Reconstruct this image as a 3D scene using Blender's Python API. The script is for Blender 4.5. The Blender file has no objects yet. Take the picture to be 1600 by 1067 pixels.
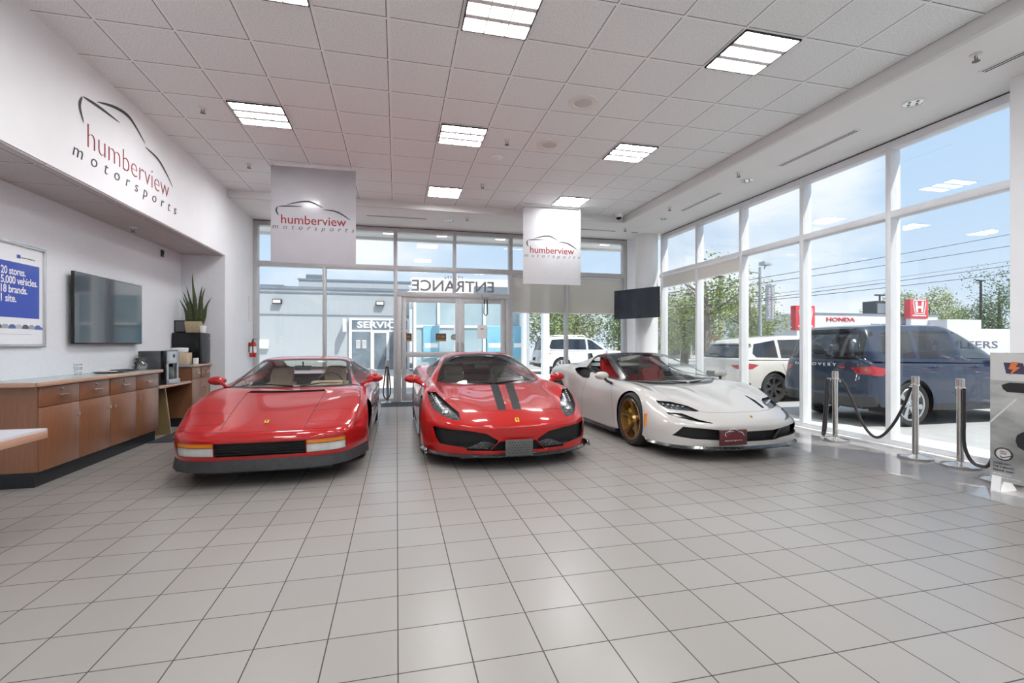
import bpy, bmesh, math, random
from mathutils import Vector, Matrix, noise
random.seed(7)
SC = bpy.context.scene
COL = SC.collection
PI = math.pi
R = math.radians

# ------------------------------------------------------------------ materials
MATS = {}
def mat(name, col=(.8, .8, .8), rough=.5, metal=0., spec=.5, coat=0., coatr=.03, trans=0., ior=1.45, emit=None, es=0., alpha=1., sheen=0.):
    if name in MATS: return MATS[name]
    m = bpy.data.materials.new(name); m.use_nodes = True
    b = m.node_tree.nodes['Principled BSDF']
    b.inputs['Base Color'].default_value = (*col, 1)
    b.inputs['Roughness'].default_value = rough
    b.inputs['Metallic'].default_value = metal
    b.inputs['Specular IOR Level'].default_value = spec
    b.inputs['Coat Weight'].default_value = coat
    b.inputs['Coat Roughness'].default_value = coatr
    b.inputs['Transmission Weight'].default_value = trans
    b.inputs['IOR'].default_value = ior
    b.inputs['Sheen Weight'].default_value = sheen
    b.inputs['Alpha'].default_value = alpha
    if emit:
        b.inputs['Emission Color'].default_value = (*emit, 1)
        b.inputs['Emission Strength'].default_value = es
    MATS[name] = m
    return m
def nodes(m):
    nt = m.node_tree
    return nt, nt.nodes, nt.links, nt.nodes['Principled BSDF']
def add(nt, kind, **kw):
    n = nt.nodes.new(kind)
    for k, v in kw.items():
        if k in n.inputs and not hasattr(n, k): n.inputs[k].default_value = v
        else: setattr(n, k, v)
    return n
def mth(nt, op, a, b=None, c=None):
    n = nt.nodes.new('ShaderNodeMath'); n.operation = op
    for i, v in enumerate((a, b, c)):
        if v is None: continue
        if isinstance(v, (int, float)): n.inputs[i].default_value = v
        else: nt.links.new(v, n.inputs[i])
    return n.outputs[0]
def mixc(nt, f, a, b, blend='MIX'):
    n = nt.nodes.new('ShaderNodeMix'); n.data_type = 'RGBA'; n.blend_type = blend
    for i, v in ((0, f), (6, a), (7, b)):
        if isinstance(v, (int, float)): n.inputs[i].default_value = v
        elif isinstance(v, tuple): n.inputs[i].default_value = (*v, 1) if len(v) == 3 else v
        else: nt.links.new(v, n.inputs[i])
    return n.outputs[2]
def noisy(name, col, col2, scale=8., rough=.5, bump=0., detail=4., stretch=(1, 1, 1), **kw):
    """principled with a noise mixed base colour and a little bump"""
    if name in MATS: return MATS[name]
    m = mat(name, col, rough, **kw)
    nt, N, L, b = nodes(m)
    tc = add(nt, 'ShaderNodeTexCoord'); mp = add(nt, 'ShaderNodeMapping'); mp.inputs['Scale'].default_value = stretch
    L.new(tc.outputs['Object'], mp.inputs[0])
    n = add(nt, 'ShaderNodeTexNoise'); n.inputs['Scale'].default_value = scale; n.inputs['Detail'].default_value = detail
    L.new(mp.outputs[0], n.inputs['Vector'])
    rp = add(nt, 'ShaderNodeMapRange'); rp.inputs[1].default_value = .3; rp.inputs[2].default_value = .7
    L.new(n.outputs['Fac'], rp.inputs[0])
    L.new(mixc(nt, rp.outputs[0], col, col2), b.inputs['Base Color'])
    if bump:
        bp = add(nt, 'ShaderNodeBump'); bp.inputs['Strength'].default_value = bump; bp.inputs['Distance'].default_value = .01
        L.new(n.outputs['Fac'], bp.inputs['Height']); L.new(bp.outputs[0], b.inputs['Normal'])
    return m
def glassy(name, tint=(1, 1, 1), refl=.06, rough=.0, edge=.35):
    """thin pane: see-through with a fresnel reflection"""
    if name in MATS: return MATS[name]
    m = bpy.data.materials.new(name); m.use_nodes = True
    nt = m.node_tree; nt.nodes.clear()
    out = nt.nodes.new('ShaderNodeOutputMaterial'); mx = nt.nodes.new('ShaderNodeMixShader')
    tr = nt.nodes.new('ShaderNodeBsdfTransparent'); gl = nt.nodes.new('ShaderNodeBsdfGlossy')
    tr.inputs[0].default_value = (*tint, 1); gl.inputs['Roughness'].default_value = rough
    lw = nt.nodes.new('ShaderNodeLayerWeight'); lw.inputs[0].default_value = .5
    mr = nt.nodes.new('ShaderNodeMapRange'); mr.inputs[3].default_value = refl; mr.inputs[4].default_value = edge
    pw = nt.nodes.new('ShaderNodeMath'); pw.operation = 'POWER'; pw.inputs[1].default_value = 3.
    nt.links.new(lw.outputs['Facing'], pw.inputs[0]); nt.links.new(pw.outputs[0], mr.inputs[0])
    nt.links.new(mr.outputs[0], mx.inputs[0]); nt.links.new(tr.outputs[0], mx.inputs[1]); nt.links.new(gl.outputs[0], mx.inputs[2])
    nt.links.new(mx.outputs[0], out.inputs[0])
    MATS[name] = m
    return m
def wood(name, a, b_, rough=.4, scale=3., along='z'):
    if name in MATS: return MATS[name]
    m = mat(name, a, rough, coat=.6, coatr=.28)
    nt, N, L, b = nodes(m)
    tc = add(nt, 'ShaderNodeTexCoord'); mp = add(nt, 'ShaderNodeMapping')
    mp.inputs['Scale'].default_value = {'z': (14, 14, 1.2), 'y': (14, 1.2, 14), 'x': (1.2, 14, 14)}[along]
    L.new(tc.outputs['Object'], mp.inputs[0])
    n = add(nt, 'ShaderNodeTexNoise'); n.inputs['Scale'].default_value = scale; n.inputs['Detail'].default_value = 8; n.inputs['Roughness'].default_value = .65
    L.new(mp.outputs[0], n.inputs['Vector'])
    rp = add(nt, 'ShaderNodeMapRange'); rp.inputs[1].default_value = .3; rp.inputs[2].default_value = .7; L.new(n.outputs['Fac'], rp.inputs[0])
    L.new(mixc(nt, rp.outputs[0], a, b_), b.inputs['Base Color'])
    return m

# ------------------------------------------------------------------ mesh building
class MB:
    """collects shapes and links them as ONE mesh object"""
    def __init__(s): s.bm = bmesh.new(); s.slots = []
    def _mi(s, faces, m):
        if m is None: return
        if m not in s.slots: s.slots.append(m)
        i = s.slots.index(m)
        for f in faces: f.material_index = i
    def box(s, x0, x1, y0, y1, z0, z1, bev=0., m=None, seg=2):
        bm = bmesh.new()
        bmesh.ops.create_cube(bm, size=1)
        for v in bm.verts:
            v.co = Vector((x0 + (v.co.x + .5) * (x1 - x0), y0 + (v.co.y + .5) * (y1 - y0), z0 + (v.co.z + .5) * (z1 - z0)))
        if bev > 0:
            bmesh.ops.bevel(bm, geom=list(bm.edges), offset=bev, segments=seg, profile=.5, affect='EDGES')
        return s.merge(bm, m)
    def merge(s, bm, m=None, M=None):
        if M is not None: bm.transform(M)
        me = bpy.data.meshes.new('t'); bm.to_mesh(me); bm.free()
        n0 = len(s.bm.faces); s.bm.from_mesh(me); bpy.data.meshes.remove(me)
        s.bm.faces.ensure_lookup_table()
        fs = s.bm.faces[n0:]
        s._mi(fs, m)
        return fs
    def tube(s, pts, r, n=10, m=None, caps=True, closed=False):
        pts = [Vector(p) for p in pts]; K = len(pts)
        rs = r if isinstance(r, (list, tuple)) else [r] * K
        rings = []; up = None; fs = []
        for i, p in enumerate(pts):
            if closed: d = (pts[(i + 1) % K] - pts[i - 1]).normalized()
            elif i == 0: d = (pts[1] - p).normalized()
            elif i == K - 1: d = (p - pts[i - 1]).normalized()
            else: d = ((pts[i + 1] - p).normalized() + (p - pts[i - 1]).normalized()).normalized()
            if up is None: up = Vector((0, 0, 1)) if abs(d.z) < .9 else Vector((1, 0, 0))
            a = d.cross(up).normalized(); b = a.cross(d).normalized(); up = b
            rings.append([s.bm.verts.new(p + (a * math.cos(2 * PI * k / n) + b * math.sin(2 * PI * k / n)) * rs[i]) for k in range(n)])
        for i in range(K if closed else K - 1):
            A, B = rings[i], rings[(i + 1) % K]
            for k in range(n): fs.append(s.bm.faces.new((A[k], A[(k + 1) % n], B[(k + 1) % n], B[k])))
        if caps and not closed:
            fs.append(s.bm.faces.new(rings[0][::-1])); fs.append(s.bm.faces.new(rings[-1]))
        s._mi(fs, m); return fs
    def lathe(s, prof, c=(0, 0, 0), n=24, axis='z', m=None, caps=True):
        """prof: list of (radius, height along axis)"""
        c = Vector(c); rings = []; fs = []
        for r, h in prof:
            ring = []
            for k in range(n):
                a = 2 * PI * k / n; p, q = r * math.cos(a), r * math.sin(a)
                v = {'z': (p, q, h), 'y': (p, h, q), 'x': (h, p, q)}[axis]
                ring.append(s.bm.verts.new(c + Vector(v)))
            rings.append(ring)
        for A, B in zip(rings, rings[1:]):
            for k in range(n): fs.append(s.bm.faces.new((A[k], A[(k + 1) % n], B[(k + 1) % n], B[k])))
        for ring in (rings[0], rings[-1]) if caps else ():
            try: fs.append(s.bm.faces.new(ring))
            except ValueError: pass
        s._mi(fs, m); return fs
    def prism(s, poly, a0, a1, plane='xz', m=None, bev=0.):
        """extrude a 2D polygon between a0 and a1 on the third axis"""
        bm = bmesh.new()
        def P(u, v, w): return {'xz': (u, w, v), 'yz': (w, u, v), 'xy': (u, v, w)}[plane]
        A = [bm.verts.new(P(u, v, a0)) for u, v in poly]; B = [bm.verts.new(P(u, v, a1)) for u, v in poly]
        n = len(poly)
        bm.faces.new(A); bm.faces.new(B[::-1])
        for k in range(n): bm.faces.new((A[k], B[k], B[(k + 1) % n], A[(k + 1) % n]))
        if bev > 0: bmesh.ops.bevel(bm, geom=list(bm.edges), offset=bev, segments=2, profile=.5, affect='EDGES')
        return s.merge(bm, m)
    def ball(s, c, r, m=None, sub=2, sc=(1, 1, 1), M=None):
        bm = bmesh.new(); bmesh.ops.create_icosphere(bm, subdivisions=sub, radius=r)
        for v in bm.verts: v.co = Vector((v.co.x * sc[0], v.co.y * sc[1], v.co.z * sc[2]))
        if M is not None: bm.transform(M)
        for v in bm.verts: v.co += Vector(c)
        return s.merge(bm, m)
    def build(s, name, m=None, parent=None, smooth=True, loc=None, rot=None, angle=35, mods=None):
        bmesh.ops.recalc_face_normals(s.bm, faces=list(s.bm.faces))
        me = bpy.data.meshes.new(name); s.bm.to_mesh(me); s.bm.free()
        for q in (s.slots or ([m] if m else [])): me.materials.append(q)
        if m and s.slots and m not in s.slots: pass
        o = bpy.data.objects.new(name, me); COL.objects.link(o)
        finish(o, smooth, angle)
        if parent: o.parent = parent
        if loc: o.location = loc
        if rot: o.rotation_euler = rot
        return o
def finish(o, smooth=True, angle=35):
    me = o.data
    if smooth and len(me.polygons):
        me.polygons.foreach_set('use_smooth', [True] * len(me.polygons))
        try: me.set_sharp_from_angle(angle=R(angle))
        except Exception: pass
def tag(o, label=None, cat=None, group=None, kind=None):
    if label: o['label'] = label
    if cat: o['category'] = cat
    if group: o['group'] = group
    if kind: o['kind'] = kind
    return o
def thing(name, label, cat, loc=(0, 0, 0), rz=0., group=None, kind=None):
    o = bpy.data.objects.new(name, None); COL.objects.link(o)
    o.location = loc; o.rotation_euler = (0, 0, rz); o.empty_display_size = .1
    return tag(o, label, cat, group, kind)
def struct(o): o['kind'] = 'structure'; return o
def bx(name, m, dims, parent=None, bev=0., smooth=True):
    b = MB(); b.box(*dims, bev=bev); return b.build(name, m, parent, smooth)
def dup(root, loc=None, rz=None, label=None, group=None):
    r = root.copy(); COL.objects.link(r)
    if loc is not None: r.location = loc
    if rz is not None: r.rotation_euler = (0, 0, rz)
    if label: r['label'] = label
    if group: r['group'] = group
    for ch in list(root.children):
        c = ch.copy(); COL.objects.link(c); c.parent = r
        for g in list(ch.children):
            d = g.copy(); COL.objects.link(d); d.parent = c
    return r
def text(name, body, size, m, parent=None, loc=(0, 0, 0), face='-y', ext=.001, shear=0., space=1., off=0., align='CENTER', mirror=False, sx=1., roll=0.):
    cu = bpy.data.curves.new(name, 'FONT'); cu.body = body; cu.size = size; cu.extrude = ext; cu.shear = shear
    cu.space_character = space; cu.offset = off; cu.align_x = align; cu.align_y = 'CENTER'; cu.resolution_u = 3
    cu.materials.append(m)
    tmp = bpy.data.objects.new(name + '_curve', cu); COL.objects.link(tmp)
    me = bpy.data.meshes.new_from_object(tmp.evaluated_get(bpy.context.evaluated_depsgraph_get())); me.name = name
    bpy.data.objects.remove(tmp); bpy.data.curves.remove(cu)
    o = bpy.data.objects.new(name, me); COL.objects.link(o)
    base = {'-y': Matrix(((1, 0, 0), (0, 0, -1), (0, 1, 0))),        # x right, z up, faces -y
            '+y': Matrix(((-1, 0, 0), (0, 0, 1), (0, 1, 0))),
            '+x': Matrix(((0, 0, 1), (1, 0, 0), (0, 1, 0))),
            '-x': Matrix(((0, 0, -1), (-1, 0, 0), (0, 1, 0)))}[face]
    o.rotation_euler = (base @ Matrix.Rotation(roll, 3, 'Z')).to_euler()
    o.location = loc; o.scale = (-sx if mirror else sx, 1, 1)
    if parent: o.parent = parent
    return o
def swoosh(pts, w, n=14):
    """tapered brush stroke through pts (2D) -> list of quads in 2D"""
    P = [Vector((p[0], p[1])) for p in pts]; out = []
    def cr(t):
        i = min(int(t), len(P) - 2); f = t - i
        p0, p1, p2, p3 = P[max(i - 1, 0)], P[i], P[i + 1], P[min(i + 2, len(P) - 1)]
        return .5 * ((2 * p1) + (p2 - p0) * f + (2 * p0 - 5 * p1 + 4 * p2 - p3) * f * f + (3 * p1 - p0 - 3 * p2 + p3) * f ** 3)
    T = len(P) - 1; K = n * T; C = [cr(T * k / K) for k in range(K + 1)]
    L, Rr = [], []
    for k, c in enumerate(C):
        d = C[min(k + 1, K)] - C[max(k - 1, 0)]; d.normalize(); nrm = Vector((-d.y, d.x))
        f = k / K; ww = w * (math.sin(PI * f) ** .7 * .9 + .1) * .5
        L.append(c + nrm * ww); Rr.append(c - nrm * ww)
    return L, Rr
def emblem_strokes(mb, strokes, P3, m=None):
    for pts, w in strokes:
        L, Q = swoosh(pts, w)
        vl = [mb.bm.verts.new(P3(*v)) for v in L]; vr = [mb.bm.verts.new(P3(*v)) for v in Q]
        fs = [mb.bm.faces.new((vl[k], vl[k + 1], vr[k + 1], vr[k])) for k in range(len(vl) - 1)]
        mb._mi(fs, m)
# ================================================================== CAMERA, WORLD, SUN
cam_d = bpy.data.cameras.new('camera'); cam = bpy.data.objects.new('camera', cam_d); COL.objects.link(cam)
cam.location = (0, 0, 1.327); cam.rotation_euler = (PI / 2, 0, -math.atan(180 / 746.))
cam_d.sensor_width = 36.; cam_d.lens = 746 / 1600 * 36; cam_d.shift_y = 3.5 / 1600; cam_d.clip_start = .05; cam_d.clip_end = 400
SC.camera = cam
SC.view_settings.view_transform = 'Standard'; SC.view_settings.look = 'None'; SC.view_settings.gamma = 1; SC.view_settings.use_curve_mapping = False
SC.view_settings.exposure = .92
SC.cycles.use_denoising = True
SC.cycles.max_bounces = 9; SC.cycles.transparent_max_bounces = 24; SC.cycles.diffuse_bounces = 4; SC.cycles.glossy_bounces = 4; SC.cycles.transmission_bounces = 6
SC.cycles.caustics_reflective = False; SC.cycles.caustics_refractive = False
SC.cycles.sample_clamp_indirect = 6
w = bpy.data.worlds.new('sky'); SC.world = w; w.use_nodes = True
nt = w.node_tree; N = nt.nodes; L = nt.links; N.clear()
out = N.new('ShaderNodeOutputWorld'); bg = N.new('ShaderNodeBackground'); tc = N.new('ShaderNodeTexCoord')
sep = N.new('ShaderNodeSeparateXYZ'); L.new(tc.outputs['Generated'], sep.inputs[0])
rz = mth(nt, 'MAXIMUM', sep.outputs[2], 0.0)
ramp = N.new('ShaderNodeValToRGB'); L.new(rz, ramp.inputs[0])
cr = ramp.color_ramp; cr.elements[0].position = 0; cr.elements[0].color = (.76, .86, .98, 1); cr.elements[1].position = .6; cr.elements[1].color = (.42, .62, .95, 1)
e = cr.elements.new(.2); e.color = (.60, .77, .98, 1)
mp = N.new('ShaderNodeMapping'); mp.inputs['Scale'].default_value = (1.6, 1.6, 3.6); mp.inputs['Location'].default_value = (1.3, .2, .4); L.new(tc.outputs['Generated'], mp.inputs[0])
ns = N.new('ShaderNodeTexNoise'); ns.inputs['Scale'].default_value = 1.5; ns.inputs['Detail'].default_value = 6; ns.inputs['Roughness'].default_value = .5; L.new(mp.outputs[0], ns.inputs['Vector'])
mr = N.new('ShaderNodeMapRange'); mr.interpolation_type = 'SMOOTHSTEP'; mr.inputs[1].default_value = .43; mr.inputs[2].default_value = .66; L.new(ns.outputs['Fac'], mr.inputs[0])
L.new(mixc(nt, mr.outputs[0], ramp.outputs[0], (1.05, 1.06, 1.08)), bg.inputs[0]); bg.inputs[1].default_value = .57
L.new(bg.outputs[0], out.inputs[0])
sd = bpy.data.lights.new('sun', 'SUN'); sd.energy = 2.9; sd.angle = R(.6); sd.color = (1, .95, .87)
so = bpy.data.objects.new('sun', sd); COL.objects.link(so)
so.rotation_euler = Vector((.32, -.5, .80)).to_track_quat('Z', 'Y').to_euler(); so.location = (5, -8, 14)

# ================================================================== SETTING MATERIALS
def tile_floor(name, step, x0, y0, c1, c2, grout, gw, rough, bump=.25, spec=.5):
    m = mat(name, c1, rough, spec=spec); nt, N, L, b = nodes(m)
    tc = add(nt, 'ShaderNodeTexCoord'); sp = add(nt, 'ShaderNodeSeparateXYZ'); L.new(tc.outputs['Object'], sp.inputs[0])
    ms = []; cells = []
    for k, off in ((0, x0), (1, y0)):
        t = mth(nt, 'DIVIDE', mth(nt, 'SUBTRACT', sp.outputs[k], off), step)
        fr = mth(nt, 'FRACT', t); cells.append(mth(nt, 'FLOOR', t))
        d = mth(nt, 'MINIMUM', fr, mth(nt, 'SUBTRACT', 1., fr))
        ms.append(mth(nt, 'LESS_THAN', d, gw / step / 2))
    g = mth(nt, 'MAXIMUM', ms[0], ms[1])
    cb = add(nt, 'ShaderNodeCombineXYZ'); L.new(cells[0], cb.inputs[0]); L.new(cells[1], cb.inputs[1])
    wn = add(nt, 'ShaderNodeTexWhiteNoise'); wn.noise_dimensions = '3D'; L.new(cb.outputs[0], wn.inputs['Vector'])
    nz = add(nt, 'ShaderNodeTexNoise'); nz.inputs['Scale'].default_value = 160; nz.inputs['Detail'].default_value = 3; L.new(tc.outputs['Object'], nz.inputs['Vector'])
    f = mth(nt, 'ADD', mth(nt, 'MULTIPLY', wn.outputs['Value'], .45), mth(nt, 'MULTIPLY', nz.outputs['Fac'], .55))
    base = mixc(nt, f, c1, c2)
    L.new(mixc(nt, g, base, grout), b.inputs['Base Color'])
    L.new(mth(nt, 'ADD', mth(nt, 'MULTIPLY', g, .5), rough), b.inputs['Roughness'])
    bp = add(nt, 'ShaderNodeBump'); bp.inputs['Strength'].default_value = bump; bp.inputs['Distance'].default_value = .003
    L.new(mth(nt, 'SUBTRACT', 1., g), bp.inputs['Height']); L.new(bp.outputs[0], b.inputs['Normal'])
    return m
def ceil_tile(name, step, x0, y0, col, bar, gap):
    m = mat(name, col, .9, spec=.2); nt, N, L, b = nodes(m)
    tc = add(nt, 'ShaderNodeTexCoord'); sp = add(nt, 'ShaderNodeSeparateXYZ'); L.new(tc.outputs['Object'], sp.inputs[0])
    bars, gaps = [], []
    for k, off in ((0, x0), (1, y0)):
        fr = mth(nt, 'FRACT', mth(nt, 'DIVIDE', mth(nt, 'SUBTRACT', sp.outputs[k], off), step))
        d = mth(nt, 'MULTIPLY', mth(nt, 'MINIMUM', fr, mth(nt, 'SUBTRACT', 1., fr)), step)
        bars.append(mth(nt, 'LESS_THAN', d, .012))
        gaps.append(mth(nt, 'MULTIPLY', mth(nt, 'LESS_THAN', d, .021), mth(nt, 'GREATER_THAN', fr, .5)))
    gb = mth(nt, 'MAXIMUM', bars[0], bars[1]); gg = mth(nt, 'MAXIMUM', gaps[0], gaps[1])
    vo = add(nt, 'ShaderNodeTexNoise'); vo.inputs['Scale'].default_value = 70; vo.inputs['Detail'].default_value = 4; vo.inputs['Roughness'].default_value = .7
    L.new(tc.outputs['Object'], vo.inputs['Vector'])
    rp = add(nt, 'ShaderNodeMapRange'); rp.inputs[1].default_value = .34; rp.inputs[2].default_value = .54; L.new(vo.outputs['Fac'], rp.inputs[0])
    t = mixc(nt, rp.outputs[0], tuple(c * .80 for c in col), col)
    t = mixc(nt, gg, t, gap); t = mixc(nt, gb, t, bar)
    L.new(t, b.inputs['Base Color'])
    bp = add(nt, 'ShaderNodeBump'); bp.inputs['Strength'].default_value = .35; bp.inputs['Distance'].default_value = .004
    L.new(rp.outputs[0], bp.inputs['Height']); L.new(bp.outputs[0], b.inputs['Normal'])
    return m
M_floor = tile_floor('floor_tile', .305, .005, 1.973, (.262, .243, .225), (.308, .288, .268), (.045, .04, .037), .0055, .28)
M_stone = tile_floor('polished_stone', .61, 4.92, 1.973, (.30, .285, .28), (.36, .345, .34), (.10, .10, .10), .003, .05, .1)
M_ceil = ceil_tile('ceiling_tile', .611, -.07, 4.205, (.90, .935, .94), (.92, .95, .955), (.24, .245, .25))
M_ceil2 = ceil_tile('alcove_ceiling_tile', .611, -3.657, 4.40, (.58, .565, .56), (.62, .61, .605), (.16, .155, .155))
M_white = noisy('white_paint', (.87, .875, .885), (.845, .85, .86), 3., .55)
M_wallgrey = noisy('pale_grey_paint', (.74, .76, .785), (.70, .72, .745), 40., .6, bump=.05)
M_soffit = noisy('soffit_paint', (.86, .86, .85), (.83, .83, .82), 2., .6)
M_fasc = noisy('fascia_paint', (.72, .72, .71), (.69, .69, .68), 2., .6)
M_alu = noisy('pale_aluminium', (.80, .81, .83), (.76, .77, .79), 6., .4, metal=.15)
M_alud = noisy('brushed_aluminium', (.54, .535, .535), (.49, .485, .485), 9., .4, metal=.2)
M_gasket = mat('gasket_black', (.03, .03, .03), .6)
M_glass = glassy('window_glass', (.96, .98, .985), .035, 0., .5)
M_black = mat('satin_black', (.012, .012, .013), .35)
M_steel = noisy('brushed_steel', (.62, .60, .57), (.52, .50, .48), 30., .22, metal=1., stretch=(1, 1, .05))
M_chrome = mat('chrome', (.8, .8, .8), .08, metal=1.)

# ================================================================== SETTING
YB, XR, XL, XW, ZC, ZS = 11.2, 6.28, -2.965, -3.657, 4.10, 3.97
struct(bx('floor', M_floor, (-3.8, 4.92, -4.1, YB, -.12, 0)))
struct(bx('floor_side', M_stone, (4.92, 6.4, -4.1, YB, -.12, 0)))
struct(bx('ceiling', M_ceil, (XL, 4.82, -4.1, 9.57, ZC, ZC + .1)))
b = MB(); b.box(4.82, 6.5, -4.1, YB + .1, ZS, ZS + .06); b.box(XL, 4.82, 9.57, YB + .1, ZS, ZS + .06)
struct(b.build('ceiling_soffit', M_soffit))
b = MB(); b.box(4.81, 4.87, -4.1, 9.58, ZS - .001, ZC + .05); b.box(XL, 4.87, 9.56, 9.62, ZS - .001, ZC + .05)
struct(b.build('trim_1', M_fasc))
struct(bx('wall_left', M_wallgrey, (XW - .15, XW, -4.1, 9.5, 0, 2.9)))
struct(bx('wall_bulkhead', M_white, (XW - .15, XL, -4.1, 9.45, 2.90, ZC + .1)))
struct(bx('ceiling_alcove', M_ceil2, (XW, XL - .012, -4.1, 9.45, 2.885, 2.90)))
b = MB(); b.box(XW - .15, XL, 9.45, YB + .15, 0, ZC + .1); struct(b.build('wall_pier', M_white))
struct(bx('wall_alcove', M_wallgrey, (XW, XL - .004, 9.44, 9.452, 0, 2.885)))
struct(bx('wall_front', M_white, (-3.8, 6.5, -4.25, -4.1, 0, ZC + .1)))
b = MB(); b.box(5.955, 6.45, 2.3, 3.47, 0, ZS); struct(b.build('wall_right', M_white))
struct(bx('wall_corner', M_white, (5.70, 6.45, YB - .06, YB + .15, 0, ZS)))
b = MB(); b.lathe([(.27, 0), (.27, ZS)], (5.96, 10.62, 0), 40); struct(b.build('column', M_white))

def mull(b, x, y, z0, z1, along, w=.07, d=.16):
    if z0 == .02: z0 = 0
    if along == 'x': b.box(x - w / 2, x + w / 2, y - .05, y + d - .05, z0, z1, bev=.004)
    else: b.box(x - .05, x + d - .05, y - w / 2, y + w / 2, z0, z1, bev=.004)
# --- right window wall
win = struct(thing('window_1', None, None, (0, 0, 0)))
ys = [3.48, 4.905, 6.28, 7.665, 9.01, 10.40]
b = MB()
for y in ys: mull(b, XR, y, .02, 3.95, 'y')
g = MB()
b.box(XR - .046, XR + .106, 3.48, 10.43, 0, .085, bev=.006)
b.box(XR - .046, XR + .106, 3.48, 10.43, 2.96, 3.05, bev=.006)
b.box(XR - .046, XR + .106, 3.48, 10.43, 3.86, 3.955, bev=.006)
b.build('window_frame', M_alu, win)
g.box(XR - .04, XR + .06, 3.48, 10.43, 3.951, 3.969)
g.build('window_gasket', M_gasket, win)
for y0, y1 in zip(ys, ys[1:]):
    for z0, z1 in ((.08, 2.97), (3.04, 3.87)):
        bx('pane', M_glass, (XR + .05, XR + .058, y0 + .03, y1 - .03, z0, z1), win, smooth=False)
bx('window_sill', M_soffit, (XR - .13, XR - .05, 3.48, 10.43, 0, .02), win)
# unseen side bay behind the pier, added for daylight at the near floor
win3 = struct(thing('window_unseen', None, None))
b = MB()
for y in (-3.9, -2.4, -.9, .7, 2.3): mull(b, XR, y, .02, 3.95, 'y')
for z0, z1 in ((0, .085), (2.96, 3.05), (3.86, 3.97)): b.box(XR - .046, XR + .106, -4.1, 2.33, z0, z1)
b.build('window_frame', M_alu, win3)
for y0, y1 in zip((-3.9, -2.4, -.9, .7), (-2.4, -.9, .7, 2.3)): bx('pane', M_glass, (XR + .05, XR + .058, y0 + .03, y1 - .03, .08, 3.87), win3, smooth=False)
# --- back window wall
win2 = struct(thing('window_2', None, None))
X0, X1, X2, X3, X4, X5, X6 = XL + .04, -1.55, -.03, 1.315, 2.665, 4.09, 5.65
b = MB()
for x in (X0, X2, X4, X6): mull(b, x, YB, .0, 3.95, 'x', .085)
mull(b, X1, YB, 0, 3.0, 'x'); mull(b, X3, YB, 2.5, 3.95, 'x'); mull(b, X5, YB, 0, 3.95, 'x')
for xa, xb in ((X0, X2), (X4, X6)): b.box(xa, xb, YB - .046, YB + .106, 0, .085, bev=.005)
b.box(X0, X6, YB - .056, YB + .113, 2.995, 3.10, bev=.005)
b.box(X0, X6, YB - .046, YB + .106, 3.86, 3.955, bev=.005)
b.build('window_frame', M_alud, win2)
bx('window_gasket', M_gasket, (XL, X6, YB - .04, YB + .06, 3.951, 3.969), win2)
for x0, x1, z0, z1 in ((X0, X1, .08, 3.0), (X1, X2, .08, 3.0), (X4, X5, .08, 3.0), (X5, X6, .08, 3.0), (X2, X3, 2.5, 3.0), (X3, X4, 2.5, 3.0),
                       (X0, X2, 3.09, 3.87), (X2, X3, 3.09, 3.87), (X3, X4, 3.09, 3.87), (X4, X5, 3.09, 3.87), (X5, X6, 3.09, 3.87)):
    bx('pane', M_glass, (x0 + .03, x1 - .03, YB + .05, YB + .058, z0, z1), win2, smooth=False)
# --- double entrance door
door = struct(thing('door_1', None, None))
b = MB()
b.box(X2 + .03, X2 + .13, YB - .07, YB + .09, 0, 2.5, bev=.005); b.box(X4 - .13, X4 - .03, YB - .07, YB + .09, 0, 2.5, bev=.005)
b.box(X2 + .03, X4 - .03, YB - .074, YB + .094, 2.40, 2.512, bev=.005)
b.build('door_frame', M_alud, door)
XM = 1.44
for nm, xa, xb in (('door_leaf', X2 + .14, XM - .005), ('door_leaf', XM + .005, X4 - .14)):
    b = MB(); st = .10
    b.box(xa, xa + st, YB - .03, YB + .03, .02, 2.39, bev=.004); b.box(xb - st, xb, YB - .03, YB + .03, .02, 2.39, bev=.004)
    b.box(xa + st, xb - st, YB - .03, YB + .03, .02, .2, bev=.004); b.box(xa + st, xb - st, YB - .03, YB + .03, 2.28, 2.39, bev=.004)
    b.box(xa + st, xb - st, YB - .03, YB + .03, 1.02, 1.14, bev=.004)
    lf = b.build(nm, M_alud, door)
    bx('pane', M_glass, (xa + st - .01, xb - st + .01, YB - .003, YB + .003, 1.14, 2.28), lf, smooth=False)
    bx('pane', M_glass, (xa + st - .01, xb - st + .01, YB - .003, YB + .003, .2, 1.02), lf, smooth=False)
    hx = xb - .05 if nm == 'door_leaf' and xa < 1 else xa + .05
    h = MB(); h.tube([(hx, YB - .03, 1.15), (hx, YB - .09, 1.17), (hx, YB - .09, 1.33), (hx, YB - .03, 1.35)], .012); h.build('door_handle', M_steel, lf)
h = MB(); h.box(1.95, 2.25, YB - .13, YB - .07, 2.42, 2.48, bev=.01); h.tube([(2.1, YB - .1, 2.42), (2.25, YB - .25, 2.40), (1.85, YB - .12, 2.37)], .01)
h.build('door_closer', M_alud, door)
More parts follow.
